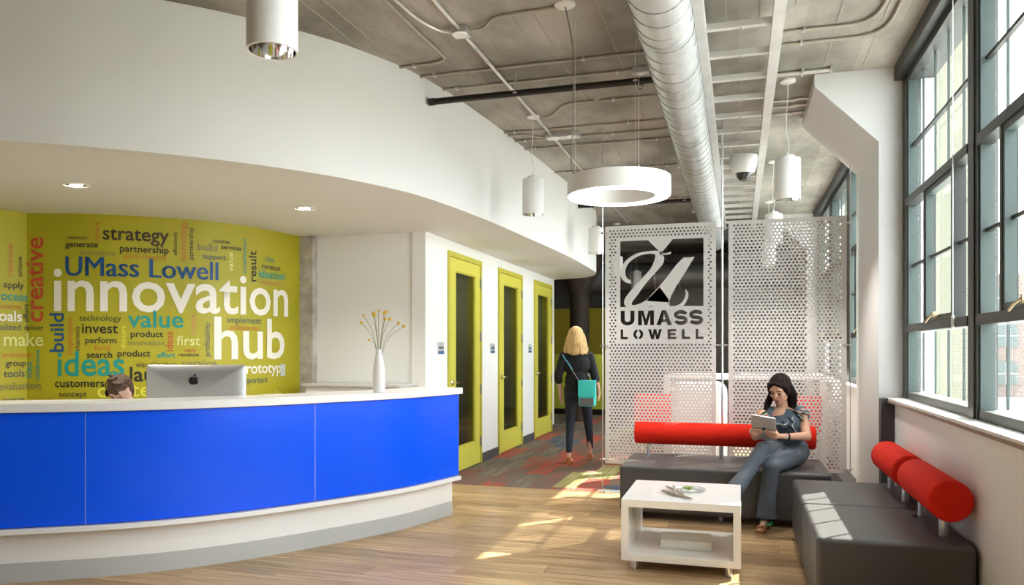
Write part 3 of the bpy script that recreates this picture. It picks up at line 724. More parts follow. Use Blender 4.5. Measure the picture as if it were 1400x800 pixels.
for a, c, r, lb in (((905, 671), (946, 682), .010, 'longest grey driftwood stick on the coffee table, nearest the front'), ((911, 666), (934, 677), .008, 'grey driftwood stick crossing under the longest one'), ((921, 665), (924, 678), .008, 'short upright pointing driftwood stick behind the other two')):
    p, q = onT(*a), onT(*c); cc = (p+q)/2; cc.z = .462 + (.006 if r < .009 else .0)
    path = [p + (q-p)*k/5 + Vector((random.uniform(-.003,.003), random.uniform(-.003,.003), 0)) for k in range(6)]
    path = [Vector((v_.x, v_.y, cc.z)) for v_ in path]
    tag(obj('driftwood_stick', MB().tube(path, [r*.7, r, r*1.05, r, r*.9, r*.6], 8), M['drift'], smooth=True, off=cc, loc=cc), lb, 'stick', 'driftwood sticks on the coffee table')
p = atZ(942, 671, .452)
tt = thing('glass_tray', 'shallow clear glass tray with thin dark rim on the coffee table', 'tray', (p.x, p.y, .451), .1)
obj('dish', MB().ring([(.05,0),(.105,.004),(.11,.014),(.108,.015),(.10,.007),(.05,.003)], (0,0,0), 36), M['glass'], tt, smooth=True)
obj('rim', MB().ring([(.108,.013),(.111,.013),(.111,.016),(.108,.016)], (0,0,0), 36), M['galv'], tt)
p = atZ(941, 668, .47)
sc_ = thing('succulent', 'small green succulent rosette lying beside the driftwood sticks', 'plant', (p.x, p.y, .462))
for ring_, (n, rr, tl) in enumerate(((6, .030, .5), (5, .02, .9), (3, .010, 1.3))):
    for k in range(n):
        a = 2*PI*k/n+ring_*.5; d = Vector((math.cos(a)*math.cos(tl), math.sin(a)*math.cos(tl), math.sin(tl)))
        obj('leaf', MB().cap(d*.004, d*(rr+.006), .006, .004, 8), M['succulent'], sc_, smooth=True)

# ---------------------------------------------------------------- perforated screens
YP = 7.38; TH = .004
def perf(x0, x1, z0, z1, mx, mz, hole=None):
    """sheet with hexagonally staggered holes; hole=(hx0,hx1,hz0,hz1) is left open for the emblem plate"""
    b = MB(); p, q, r = .0345, .0300, .0098
    n = int((x1-x0-2*mx)/p); rows = int((z1-z0-2*mz)/q); xa = (x0+x1)/2-(n*p)/2-p/4; za = (z0+z1)/2-rows*q/2
    V, Fc = b.v, b.f
    def rect(a0, a1, c0, c1):
        if a1-a0 > 1e-5 and c1-c0 > 1e-5: b.box(a0, a1, YP-TH/2, YP+TH/2, c0, c1)
    rect(x0, x1, z0, za); rect(x0, x1, za+rows*q, z1)
    sq = [(-1,-1),(0,-1),(1,-1),(1,0),(1,1),(0,1),(-1,1),(-1,0)]
    for j in range(rows):
        c0 = za+j*q; c1 = c0+q; xs = xa+(p/2 if j % 2 else 0); cur = x0
        hit_ = hole and c1 > hole[2] and c0 < hole[3]
        for i in range(n):
            a0 = xs+i*p; a1 = a0+p
            if hit_ and a1 > hole[0] and a0 < hole[1]: continue
            if a0 > cur+1e-5:
                if hit_ and cur < hole[0] <= a0+1e-6:
                    rect(cur, hole[0], c0, c1); rect(hole[1], a0, c0, c1)
                    if c0 < hole[2]: rect(hole[0], hole[1], c0, hole[2])
                    if c1 > hole[3]: rect(hole[0], hole[1], hole[3], c1)
                else: rect(cur, a0, c0, c1)
            cx, cz = (a0+a1)/2, (c0+c1)/2; m = len(V)
            for yy in (YP-TH/2, YP+TH/2):
                for sx, sz in sq: V.append((cx+sx*p/2, yy, cz+sz*q/2))
                for sx, sz in sq:
                    l = math.hypot(sx, sz); V.append((cx+sx/l*r, yy, cz+sz/l*r))
            for k in range(8):
                k2 = (k+1) % 8
                Fc.append((m+k, m+k2, m+8+k2, m+8+k)); Fc.append((m+16+k2, m+16+k, m+24+k, m+24+k2)); Fc.append((m+8+k, m+8+k2, m+24+k2, m+24+k))
            cur = a1
        rect(cur, x1, c0, c1)
    return b
pl_z0, pl_z1 = .29, 2.60
sl = thing('perforated_screen', 'silver perforated metal screen with cut out script letter and lettering, left one', 'screen', (-.73, YP, 0))
HX0, HX1, HZ0, HZ1 = -1.125, -.300, 1.475, 2.475
obj('perforated_sheet', perf(-1.25, -.205, pl_z0, pl_z1, .028, .03, (HX0, HX1, HZ0, HZ1)), M['perf'], sl, off=(-.73, YP, 0), fix=False)
sr = thing('perforated_screen', 'plain silver perforated metal screen behind the seated woman, right one', 'screen', (.415, YP, 0))
obj('perforated_sheet', perf(-.092, .925, pl_z0, pl_z1, .028, .03), M['perf'], sr, off=(.415, YP, 0), fix=False)
# emblem plate: outline rectangle with holes
cu = bpy.data.curves.new('emblem_plate', 'CURVE'); cu.dimensions = '2D'; cu.fill_mode = 'BOTH'; cu.extrude = TH/2
def spl(pts):
    s = cu.splines.new('POLY'); s.points.add(len(pts)-1); s.use_cyclic_u = True
    for k, (x, z) in enumerate(pts): s.points[k].co = (x, z, 0, 1)
def lg(x, y):
    q = atY(820+x/4.211, 290+y/4.211, YP); return (q.x, q.z)
spl([(HX0, HZ0), (HX1, HZ0), (HX1, HZ1), (HX0, HZ1)])
SQ0, SQ1, SQZ0, SQZ1 = -1.103, -.318, 1.812, 2.452
spl([(SQ0, SQZ0), (SQ1, SQZ0), (SQ1, SQZ1), (SQ0, SQZ1)])
def arc(cx, cz, rx, rz, a0, a1, n=10): return [(cx+rx*math.cos(math.radians(a0+(a1-a0)*k/n)), cz+rz*math.sin(math.radians(a0+(a1-a0)*k/n))) for k in range(n+1)]
def stroke(c, t):
    L_, R_ = [], []
    for k, p in enumerate(c):
        q0, q1 = c[max(k-1, 0)], c[min(k+1, len(c)-1)]; dx, dz = q1[0]-q0[0], q1[1]-q0[1]; l = math.hypot(dx, dz) or 1
        L_.append((p[0]-dz/l*t, p[1]+dx/l*t)); R_.append((p[0]+dz/l*t, p[1]-dx/l*t))
    return L_ + R_[::-1]
LET = {'U': [[(0,1)]+[(0,.36)]+arc(.5,.36,.5,.36,180,360)+[(1,1),(.70,1),(.70,.38)]+arc(.5,.38,.20,.14,360,180)+[(.30,1)]],
       'M': [[(0,0),(0,1),(.34,1),(.5,.40),(.66,1),(1,1),(1,0),(.76,0),(.76,.70),(.58,0),(.42,0),(.24,.70),(.24,0)]],
       'A': [[(0,0),(.36,1),(.64,1),(1,0),(.71,0),(.65,.20),(.35,.20),(.29,0)], [(.41,.40),(.59,.40),(.50,.74)]],
       'S': [stroke(arc(.5,.685,.36,.19,12,270,14)[:-1]+[(.5,.5)]+arc(.5,.315,.36,.19,90,-168,14)[1:], .125)],
       'L': [[(0,0),(0,1),(.34,1),(.34,.24),(1,.24),(1,0)]],
       'E': [[(0,0),(0,1),(1,1),(1,.77),(.34,.77),(.34,.61),(.92,.61),(.92,.39),(.34,.39),(.34,.23),(1,.23),(1,0)]],
       'W': [[(0,1),(.22,0),(.42,0),(.5,.52),(.58,0),(.78,0),(1,1),(.79,1),(.68,.42),(.60,1),(.40,1),(.32,.42),(.21,1)]],
       'O': [arc(.46,.5,.46,.5,95,265,12)+arc(.46,.5,.18,.27,262,98,8), arc(.54,.5,.46,.5,85,-85,12)+arc(.54,.5,.18,.27,-82,82,8)]}
for ch, a0, a1 in (('U',120,200),('M',220,312),('A',326,415),('S',425,507),('S',513,597)):
    for lp in LET[ch]: spl([(lg(a0+(a1-a0)*x, 600)[0], 1.634+(1.776-1.634)*z) for x, z in lp])
for ch, a0, a1 in (('L',120,162),('O',193,250),('W',278,358),('E',390,440),('L',472,520),('L',552,597)):
    for lp in LET[ch]: spl([(lg(a0+(a1-a0)*x, 600)[0], 1.499+(1.595-1.499)*z) for x, z in lp])
po = bpy.data.objects.new('emblem_plate', cu); C.objects.link(po)
dg = bpy.context.evaluated_depsgraph_get(); me = bpy.data.meshes.new_from_object(po.evaluated_get(dg)); bpy.data.objects.remove(po)
me.transform(Matrix.Translation((.73, 0, 0)) @ Matrix.Rotation(PI/2, 4, 'X'))
me.materials.clear(); obj('emblem_plate', me, M['perf'], sl, label='plate with the words UMASS LOWELL cut out under a square opening')
# the big script letter and the notch, solid metal inside the square opening
def shape(pts): return MB().prism([lg(*p) for p in pts], YP-TH/2+.0002, YP+TH/2-.0002, 'y')
def lin(a, b_, n=8): return [(p.x, p.y) for p in catmull(a, n)]
b = MB()
b.v += []
def ribbon(b, A, B, n=6):
    pa, pb = catmull(A, n), catmull(B, n); m = len(pa)
    P1 = [lg(p.x, p.y) for p in pa]; P2 = [lg(p.x, p.y) for p in pb]; k = len(b.v)
    for yy in (YP-TH/2+.0002, YP+TH/2-.0002):
        b.v += [(x, yy, z) for x, z in P1]; b.v += [(x, yy, z) for x, z in P2]
    for i in range(m-1):
        b.f.append((k+i, k+i+1, k+m+i+1, k+m+i)); b.f.append((k+2*m+i, k+3*m+i, k+3*m+i+1, k+2*m+i+1))
        b.f.append((k+i, k+2*m+i, k+2*m+i+1, k+i+1)); b.f.append((k+m+i, k+m+i+1, k+3*m+i+1, k+3*m+i))
b.prism([lg(275,160), lg(425,150), lg(362,226), lg(345,228)], YP-TH/2+.0002, YP+TH/2-.0002, 'y')
# entry swirl: from the left tail up and over to the stem top
ribbon(b, [(183,412),(150,405),(122,375),(118,335),(150,280),(210,240),(280,226),(345,226),(372,262)], [(178,392),(160,384),(148,362),(150,325),(175,285),(222,254),(280,240),(318,246),(316,275)])
# left stem down and its foot bowl
ribbon(b, [(372,262),(362,300),(310,360),(262,415),(215,480),(186,520),(190,536),(222,530),(262,510),(300,478)], [(316,275),(290,330),(235,390),(190,440),(150,490),(140,525),(160,548),(215,548),(262,546),(300,540)])
# right stem: from top right down to the base
ribbon(b, [(482,262),(440,305),(390,370),(340,430),(295,478),(268,512)], [(545,258),(520,300),(480,365),(445,420),(415,475),(395,520)])
b.prism([lg(300,478), lg(300,550), lg(430,550), lg(402,525), lg(398,505), lg(345,430)], YP-TH/2+.0002, YP+TH/2-.0002, 'y')
# exit hook
ribbon(b, [(395,520),(412,536),(436,540),(468,524),(488,495),(495,468),(492,445)], [(398,535),(412,548),(445,550),(482,538),(505,500),(510,470),(494,442)])
ribbon(b, [(345,228),(375,238),(412,228)], [(345,246),(380,246),(408,240)])
obj('script_letter', b, M['perf'], sl, off=(-.73, YP, 0), label='large swirling script letter cut from the sheet')
# support rods with stand-off clamps
for x_, top, side, lb in ((-1.275, ZC, 1, 'at the left edge of the lettered screen'), (-.148, ZC, 0, 'between the two perforated screens'), (.955, ZC, -1, 'at the right edge of the plain screen beside the pier')):
    t = thing('support_cable', 'thin steel cable ' + lb, 'cable', (x_, YP, 0))
    obj('cable', MB().tube([(0,0,.01),(0,0,top if side >= 0 else 3.05)], .0045 if side else .009, 8), M['alu'], t, smooth=True)
    obj('floor_anchor', MB().lathe([(.022,0),(.022,.006),(.009,.012),(.008,.07),(.004,.08)], (0,0,0), 14).tube([(.0,0,.05),(.035,-.015,.0)], .004, 6), M['chrome'], t, smooth=True)
    for z in (.33, 1.44, 2.535):
        xa = -.06 if side <= 0 else -.02; xb = .05 if side >= 0 else .02
        obj('standoff_clamp', MB().tube([(xa, -.012, z), (xb, -.012, z)], .006, 10).lathe([(.010,-.026),(.010,.01)], (0, 0, z), 12, 'y'), M['alu'], t, smooth=True)

# ---------------------------------------------------------------- ceiling services
dt = thing('spiral_duct', 'large galvanised spiral duct running down the room under the ceiling', 'duct', (-.388, 4.0, 3.19))
obj('duct_shell', MB().lathe([(.152, -5.5), (.152, 9.1)], (0,0,0), 40, 'y'), M['galv'], dt, smooth=True)
path = []
for k in range(int(16.6/.17*20)):
    a = 2*PI*k/20; y = -3.6+.17*k/20
    if y > 9: break
    path.append((.153*math.cos(a), y, .153*math.sin(a)))
obj('duct_seam', MB().tube(path, .0042, 4, flat=1), M['galvseam'], dt)
for y in (.2, 3.6, 6.9): obj('duct_collar', MB().lathe([(.152,0),(.157,.003),(.157,.045),(.152,.048)], (0, y, 0), 40, 'y'), M['galv'], dt, smooth=True)
for y in (-1.0, 2.4, 5.8, 8.3): obj('hanger_strap', MB().box(-.012, .012, y, y+.002, .148, .370), M['galv'], dt)
tr_ = thing('strut_frame', 'pale steel ladder frame of two rails and cross struts under the ceiling', 'frame', (.02, 5.0, 3.38))
for xa, xb in ((-.305, -.215), (.175, .245)): obj('rail', MB().box(xa, xb, -8.5, 8.1, 0, .018).box(xa, xa+.006, -8.5, 8.1, .018, .06).box(xb-.006, xb, -8.5, 8.1, .018, .06), M['strut'], tr_)
y = -3.42
ru = MB().box(-.216, .176, 0, .042, .02, .028).box(-.216, .176, 0, .005, .028, .06).box(-.216, .176, .037, .042, .028, .06).mesh('cross_strut')
bo = MB().lathe([(.011,-.012),(.011,0),(.005,.001),(.005,.03)], (0,.021,.022), 8).mesh('bolt')
while y < 8:
    o = obj('cross_strut', ru, M['strut'], tr_, loc=(0, y, 0)); obj('bolt', bo, M['galv'], o); y += .476
cmr = thing('dome_camera', 'white security dome camera hanging below the ladder frame', 'camera', (.045, 8.10, 3.10))
obj('housing', MB().lathe([(.0,.27),(.135,.27),(.14,.255),(.135,.19),(.118,.12),(.095,.095),(.0,.095)], (0,0,0), 36), M['fixture'], cmr, smooth=True)
obj('dome', MB().ell((0,0,.10), (.078,.078,.082), 24, 12), M['dome'], cmr, smooth=True)
def conduit(label, pts, r=.0105, m='conduit', clips=(), cat='conduit', n=6, curve=False, grp=None):
    pts = [Vector(p) for p in pts]; o0 = pts[0].copy()
    pp = [p-o0 for p in pts]
    path = catmull([tuple(p) for p in pp], n) if curve else pp
    t = thing('conduit', label, cat, o0, group=grp); obj('tube', MB().tube(path, r, 10), M[m], t, smooth=True)
    for c in clips:
        q = Vector(c)-o0; obj('strap_clip', MB().box(q.x-.009, q.x+.009, q.y-r*2.2, q.y+r*2.2, q.z-r-.002, q.z+r+.004), M['galv'], t)
    return t
zc = ZC-.014
CX = -.545
for y, x0, x1, lb, cl in ((5.53, -2.40, -.30, 'first grey conduit across the ceiling left of the duct, just before the black pipe', -1.1), (5.86, -2.34, -.30, 'grey conduit with a junction box running just above the near black pipe', -.9),
                   (6.50, -1.15, -.30, 'short grey conduit across the ceiling just beyond the near black pipe', -.6), (7.20, -2.24, -.3, 'grey conduit across the ceiling beyond the first pendant canopy', -1.0),
                   (7.52, -2.22, -.3, 'upper of the close pair of conduits behind the ring light cables', -1.2), (7.84, -2.20, -.3, 'lower of the close pair of conduits behind the ring light cables', -.8),
                   (9.0, -2.14, -.3, 'grey conduit across the ceiling above the ring light', -.8), (11.0, -2.14, -.3, 'farthest grey conduit across the ceiling left of the duct', -.8)):
    conduit(lb, [(x0, y, zc), (x1, y, zc)], clips=[(cl, y, zc), (x0+.12, y, zc)])
# conduit bending round near the left
p1, p2, p3 = atZ(520, -25, zc), atZ(610, 72, zc), atZ(556, 97, zc)
conduit('grey conduit with a tight bend ending at the white soffit edge', [(-2.08, 3.0, zc), (-2.08, 3.9, zc), (-2.08, 4.6, zc), (-2.07, 5.16, zc), (-2.09, 5.24, zc), (-2.15, 5.285, zc), (-2.3, 5.30, zc), (-2.48, 5.30, zc)], curve=True, clips=[(-2.35, 5.30, zc)])
conduit('pale steel conduit running from camera side into the near junction box', [(-2.03, 3.0, zc-.004), (-2.02, 4.0, zc-.004), (-2.0, 4.5, zc-.004), (-1.93, 4.72, zc-.01), (-1.85, 4.76, zc-.02)], m='emt', curve=True)
conduit('pale steel conduit joining the pendant canopies in a line along the ceiling', [(-1.79, 2.6, zc-.005), (-1.79, 12.8, zc-.005)], r=.013, m='emt', clips=[(-1.79, 5.1, zc-.005), (-1.79, 5.35, zc-.005), (-1.79, 8.4, zc-.005)])
conduit('thin conduit from the near junction box to the ring light canopy', [(-1.72, 4.78, zc-.02), (-1.62, 4.78, zc-.012), (-1.50, 4.68, zc), (-1.2, 4.655, zc), (-1.10, 4.65, zc)], curve=True)
conduit('thin wavy conduit right of the first pendant canopy', [(-1.72, 6.80, zc-.01), (-1.62, 6.74, zc-.01), (-1.45, 6.52, zc), (-1.2, 6.50, zc)], curve=True)
conduit('thin wavy conduit running to the double ceiling box', [(-2.26, 7.30, zc), (-2.05, 7.33, zc), (-1.92, 7.42, zc-.01), (-1.80, 7.42, zc-.01)], curve=True)
conduit('pale conduit right of the ladder frame bending towards the camera along the window', [(.22, 5.45, zc), (.55, 5.45, zc), (.74, 5.44, zc), (.83, 5.36, zc), (.865, 5.2, zc), (.87, 4.9, zc), (.87, 4.0, zc), (.87, 2.5, zc)], curve=True, m='conduit', clips=[(.42, 5.45, zc)])
conduit('pale conduit right of the ladder frame, outer of the bending pair', [(.22, 5.68, zc), (.55, 5.68, zc), (.80, 5.67, zc), (.92, 5.58, zc), (.955, 5.4, zc), (.96, 5.0, zc), (.96, 4.0, zc), (.96, 2.5, zc)], curve=True, m='conduit', clips=[(.42, 5.68, zc)])
conduit('short thick pale conduit stub ending in a cap in front of the pier', [(.22, 6.27, zc-.006), (.66, 6.27, zc-.006), (.66, 6.27, zc-.006+.0001), (.685, 6.27, zc-.006)], r=.017, m='emt', clips=[(.47, 6.27, zc-.006), (.675, 6.27, zc-.006)])
for y, lb in ((6.95, 'first'), (7.12, 'second'), (7.34, 'third')):
    conduit(lb + ' of three thin conduits bending up beside the pier bracket', [(.22, y, zc), (.42, y, zc-.002), (.50, y-.02, zc-.002), (.60, y-.03, zc-.01)], curve=True, r=.010, m='emt', clips=[(.45, y, zc)])
def pipe(label, y, x0, x1, z, r):
    t = thing('black_pipe', label, 'pipe', (x0, y, z))
    obj('tube', MB().tube([(0,0,0),(x1-x0,0,0)], r, 16), M['blackpipe'], t, smooth=True)
    obj('end_fitting', MB().tube([(-.005,0,0),(.045,0,0)], r*1.18, 16), M['blackpipe'], t, smooth=True)
    for k in (.35, .8): obj('hanger', MB().tube([((x1-x0)*k,0,r),((x1-x0)*k,0,ZC-z)], .005, 6).ring([(r*1.05,-.006),(r*1.2,-.006),(r*1.2,.006),(r*1.05,.006)], ((x1-x0)*k,0,0), 12), M['galv'], t)
pipe('thick black iron pipe crossing below the ceiling in front of the duct', 5.62, -2.36, -.32, 3.372, .025)
pipe('black iron pipe crossing below the ceiling beyond the ring light', 10.3, -2.15, -.32, 3.372, .027)
t = thing('hanging_hook', 'small dark loop hook hanging under the near black pipe beside the duct', 'hook', (-.69, 5.62, 3.347)); obj('loop', MB().tube([(.018*math.cos(a), 0, -.018+.018*math.sin(a)) for a in [2*PI*k/14 for k in range(13)]], .004, 6), M['black'], t)
def jbox(label, x, y, w_, d_, plates):
    t = thing('junction_box', label, 'box', (x, y, ZC))
    obj('box', MB().box(-w_/2, w_/2, -d_/2, d_/2, -.05, 0), M['galv'], t, bevel=.004)
    for px, py, pr in plates: obj('cover_plate', MB().lathe([(.0,-.056),(pr-.004,-.056),(pr,-.051),(pr,-.0500)], (px, py, 0), 8), M['fixture'], t)
    for k in (-.3, .3): obj('screw', MB().lathe([(.004,-.060),(.004,-.055)], (plates[0][0]+k*.05, plates[0][1], 0), 8), M['galv'], t)
    return t
jbox('grey steel junction box with white octagonal cover above the soffit edge', -1.79, 4.80, .11, .11, [(0, -.02, .055)])
jbox('wide steel junction box with two white covers beyond the first pendant', -1.68, 7.42, .34, .12, [(-.09, -.03, .06), (.09, -.03, .06)])
jbox('small steel junction box on the conduit just left of the duct', -.72, 5.86, .12, .07, [(0, 0, .03)])
jbox('small steel junction box with plate beyond the ring light beside the duct', -.62, 9.0, .12, .1, [(0, -.01, .05)])
jbox('small steel box with white plate on the ceiling left of the duct end', -.62, 12.0, .14, .12, [(0, -.01, .06)])

# cylinder pendants
def pendant(label, x, y, zb, cordx=0, energy=44, seen=True):
    t = thing('cylinder_pendant', label, 'lamp', (x, y, zb), group='white cylinder pendants')
    obj('shade', MB().ring([(.100,0),(.100,.32),(.096,.328),(.03,.33),(.03,.30),(.092,.30),(.092,.0)], (0,0,0), 40), M['fixture'], t, smooth=True)
    obj('cap', MB().lathe([(.055,.33),(.055,.352),(.012,.356),(.008,.38)], (0,0,0), 24), M['fixture'], t, smooth=True)
    obj('reflector', MB().ring([(.091,.002),(.088,.05),(.06,.12),(.05,.12),(.092,.04),(.093,.002)], (0,0,0), 40), M['chrome'], t, smooth=True)
    obj('bulb', MB().ell((0,0,.12), (.03,.03,.035), 14, 8), M['lamp'], t, smooth=True)
    L_ = ZC-zb
    obj('cord', MB().tube([tuple(p) for p in catmull([(0,0,.37),(.01,0,.45),(-.012+cordx*.3,0,L_*.6),(cordx*.9,0,L_-.12),(cordx,0,L_-.01)], 6)], .0035, 6), M['wire'], t)
    obj('canopy', MB().lathe([(.0,L_-.022),(.05,L_-.022),(.06,L_-.016),(.06,L_)], (cordx,0,0), 28), M['fixture'], t, smooth=True)
    ld = bpy.data.lights.new('pendant_light', 'SPOT'); ld.energy = energy; ld.color = (1, .94, .86); ld.spot_size = 1.9; ld.spot_blend = .7; ld.shadow_soft_size = .06
    lo = bpy.data.objects.new('pendant_light', ld); C.objects.link(lo); lo.parent = t; lo.location = (0, 0, .0)
    return t
pendant('large white cylinder pendant cut by the top of the picture, nearest', -1.80, 2.66, 2.60)
pendant('white cylinder pendant in front of the white soffit, left of the ring light', -1.82, 6.79, 2.645)
pendant('white cylinder pendant by the left edge of the lettered screen', -1.78, 9.80, 2.65)
pendant('white cylinder pendant seen through the script letter, larger one', -2.0, 13.0, 2.66)
pendant('white cylinder pendant seen through the script letter, smaller one', -2.0, 15.6, 2.66)
pendant('white cylinder pendant right of the ladder frame near the pier', .376, 6.476, 2.60)
pendant('white cylinder pendant right of the ladder frame, just over the plain screen', .38, 9.2, 2.62)
pendant('white cylinder pendant right of the ladder frame, farthest behind the plain screen', .42, 11.7, 2.62)
# ring light
rg = thing('ring_light', 'white round ring pendant light glowing on its underside', 'lamp', (-.741, 4.89, 2.383))
RO, RI, RH = .330, .232, .118
obj('ring_body', MB().ring([(RO,.003),(RO,RH),(RO-.004,RH+.003),(RI+.004,RH+.003),(RI,RH),(RI,.003),(RI+.006,.006),(RO-.006,.006)], (0,0,0), 72), M['fixture'], rg, smooth=True)
obj('diffuser', MB().ring([(RO-.006,.005),(RO-.010,-.002),(RI+.010,-.002),(RI+.006,.005)], (0,0,0), 72), M['glow'], rg, smooth=True)
for k in range(3):
    a = math.radians(16.6+(-72.3, 58.6, 180)[k])
    x_, y_ = .28*math.cos(a), .28*math.sin(a)
    obj('suspension_wire', MB().tube([(x_, y_, RH), (x_, y_, ZC-2.383)], .0013, 5), M['emt'], rg)
    obj('wire_gripper', MB().tube([(x_, y_, RH), (x_, y_, RH+.02)], .004, 6), M['emt'], rg)
obj('power_cord', MB().tube([tuple(p) for p in catmull([(-.275,-.10,RH),(-.285,-.12,.25),(-.265,-.15,.5),(-.265,-.16,.9),(-.29,-.20,1.10),(-.30,-.245,1.165)], 6)], .0045, 6), M['darkwire'], rg)
obj('canopy', MB().lathe([(.0,1.158),(.055,1.158),(.066,1.164),(.066,1.177)], (-.30,-.245,0), 28), M['fixture'], rg, smooth=True)
# recessed downlights in the soffit
for (x_, y_), lb in (((-4.669, 4.444), 'recessed chrome downlight in the soffit, left one'), ((-3.569, 5.74), 'recessed chrome downlight in the soffit, right one')):
    t = thing('recessed_downlight', lb, 'lamp', (x_, y_, ZS))
    obj('trim_ring', MB().ring([(.098,0),(.098,-.004),(.080,-.006),(.078,-.001)], (0,0,0), 36), M['fixture'], t, smooth=True)
    obj('reflector', MB().lathe([(.078,-.001),(.075,-.0015),(.03,-.0018),(.0,-.002)], (0,0,0), 36), M['chrome'], t)
    for s_ in (-1, 1): obj('bulb', MB().ell((s_*.03, 0, -.004), (.024,.024,.006), 14, 6), M['lamp'], t, smooth=True)
    ld = bpy.data.lights.new('downlight', 'SPOT'); ld.energy = 60; ld.color = (1, .93, .83); ld.spot_size = 2.4; ld.spot_blend = .9; ld.shadow_soft_size = .07
    lo = bpy.data.objects.new('downlight', ld); C.objects.link(lo); lo.parent = t; lo.location = (0, 0, -.03)

# ---------------------------------------------------------------- furniture beyond the screens
def chair(label, x, y, rz):
    t = thing('lounge_chair', label, 'chair', (x, y, 0), rz, group='red chairs beyond the screens')
    obj('seat', MB().box(-.24,.24,-.24,.24,.42,.50), M['red'], t, bevel=.03, seg=3); obj('backrest', MB().box(-.24,.24,.19,.25,.50,.86), M['red'], t, bevel=.025, seg=3)
    for sx in (-1, 1):
        for sy in (-1, 1): obj('leg', MB().tube([(sx*.2, sy*.2, .43), (sx*.23, sy*.23, 0)], .012, 8), M['alu'], t)
    return t
chair('red chair behind the lettered screen, beside the red bolster', -.95, 9.3, .3)
chair('red chair behind the lettered screen beneath the white table', -.55, 10.6, PI)
chair('red chair behind the seated woman on the far side of the screen', .62, 9.4, -.4)
ht = thing('high_table', 'long white counter height table standing beyond the screens', 'table', (0.05, 10.0, 0))
obj('top', MB().box(-.95, .95, -.32, .32, 1.03, 1.09), M['table'], ht, bevel=.004)
for sx in (-1, 1): obj('side_panel', MB().box(*(sorted((sx*.95, sx*.87))), -.32, .32, 0, 1.03), M['table'], ht)
tb = thing('white_cube_display', 'bright white box cabinet standing behind the lettered screen', 'cabinet', (-.42, 8.65, 0))
obj('body', MB().box(-.30, .30, -.2, .2, .08, 1.05), M['table'], tb, bevel=.12, seg=6); obj('plinth', MB().box(-.24,.24,-.15,.15,0,.09), M['darkgrey'], tb)
hp = thing('half_height_partition', 'lime green half height partition across the far end of the carpet', 'partition', (-2.9, 16.2, 0))
obj('panel', MB().box(-2.6, .12, -.05, .05, .12, 1.3), M['lime'], hp); obj('base', MB().box(-2.6, .12, -.06, .06, 0, .12), M['black'], hp)
cl = thing('round_column', 'dark round concrete column with a flared capital near the far end', 'column', (-3.0, 14.7, 0))
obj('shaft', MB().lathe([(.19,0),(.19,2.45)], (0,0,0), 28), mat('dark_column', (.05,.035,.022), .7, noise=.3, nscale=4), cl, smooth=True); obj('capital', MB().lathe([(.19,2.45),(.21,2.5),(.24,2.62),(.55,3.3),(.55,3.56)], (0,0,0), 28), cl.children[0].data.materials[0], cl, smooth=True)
fd = thing('dark_duct', 'big dull duct crossing the dark ceiling at the far end', 'duct', (-3.5, 16.35, 2.96))
obj('duct_shell', MB().lathe([(.28,0),(.28,4.6)], (0,0,0), 32, 'x'), M['galvseam'], fd, smooth=True)
for k in range(9): obj('duct_collar', MB().lathe([(.283,0),(.283,.03)], (.3+k*.5,0,0), 32, 'x'), M['galv'], fd)
for k, y in enumerate((14.2, 16.0)): 
    t = thing('dark_beam', ['nearer', 'farther'][k] + ' dark beam across the far ceiling behind the walking woman', 'beam', (-5, y, 3.22)); obj('beam', MB().box(0, 3.6, -.1, .1, 0, .34), M['concrete_unlit'], t)

# ---------------------------------------------------------------- people
def remesh(mb, vox, smooth_it=4, off=(0,0,0)):
    me = mb.mesh('r'); o = bpy.data.objects.new('r', me); C.objects.link(o)
    r = o.modifiers.new('r', 'REMESH'); r.mode = 'VOXEL'; r.voxel_size = vox; r.use_smooth_shade = True
    s = o.modifiers.new('s', 'SMOOTH'); s.factor = .5; s.iterations = smooth_it
    dg = bpy.context.evaluated_depsgraph_get(); out = bpy.data.meshes.new_from_object(o.evaluated_get(dg))
    bpy.data.objects.remove(o); out.transform(Matrix.Translation(-Vector(off)))
    for p in out.polygons: p.use_smooth = True
    return out
def frame(fwd, up=(0,0,1)):
    f = Vector(fwd).normalized(); r = f.cross(Vector(up)).normalized(); u = r.cross(f); return Matrix((r, f, u)).transposed()   # columns right, forward, up
def head(b, c, R, k=1.0):
    """skull, face, jaw, nose, ears in head space x right, y forward, z up"""
    def P(x, y, z): return Vector(c) + R @ Vector((x, y, z))*k
    b.ell(P(0,-.012,.022), (.074*k,.092*k,.090*k), 20, 14, R); b.ell(P(0,.022,-.030), (.062*k,.064*k,.080*k), 20, 14, R)
    b.ell(P(0,.050,-.083), (.030*k,.030*k,.026*k), 14, 10, R); b.ell(P(0,.016,-.062), (.054*k,.052*k,.044*k), 16, 10, R)
    b.cap(P(0,.084,.008), P(0,.101,-.022), .008*k, .0125*k, 10)
    for s in (-1, 1):
        b.ell(P(s*.034,.062,-.022), (.022*k,.020*k,.022*k), 12, 8, R); b.ell(P(s*.072,-.004,-.012), (.009*k,.018*k,.030*k), 10, 8, R)
        b.ell(P(s*.028,.070,.024), (.026*k,.014*k,.010*k), 12, 8, R)
    b.ell(P(0,.077,-.055), (.021*k,.012*k,.012*k), 12, 8, R)
    return P
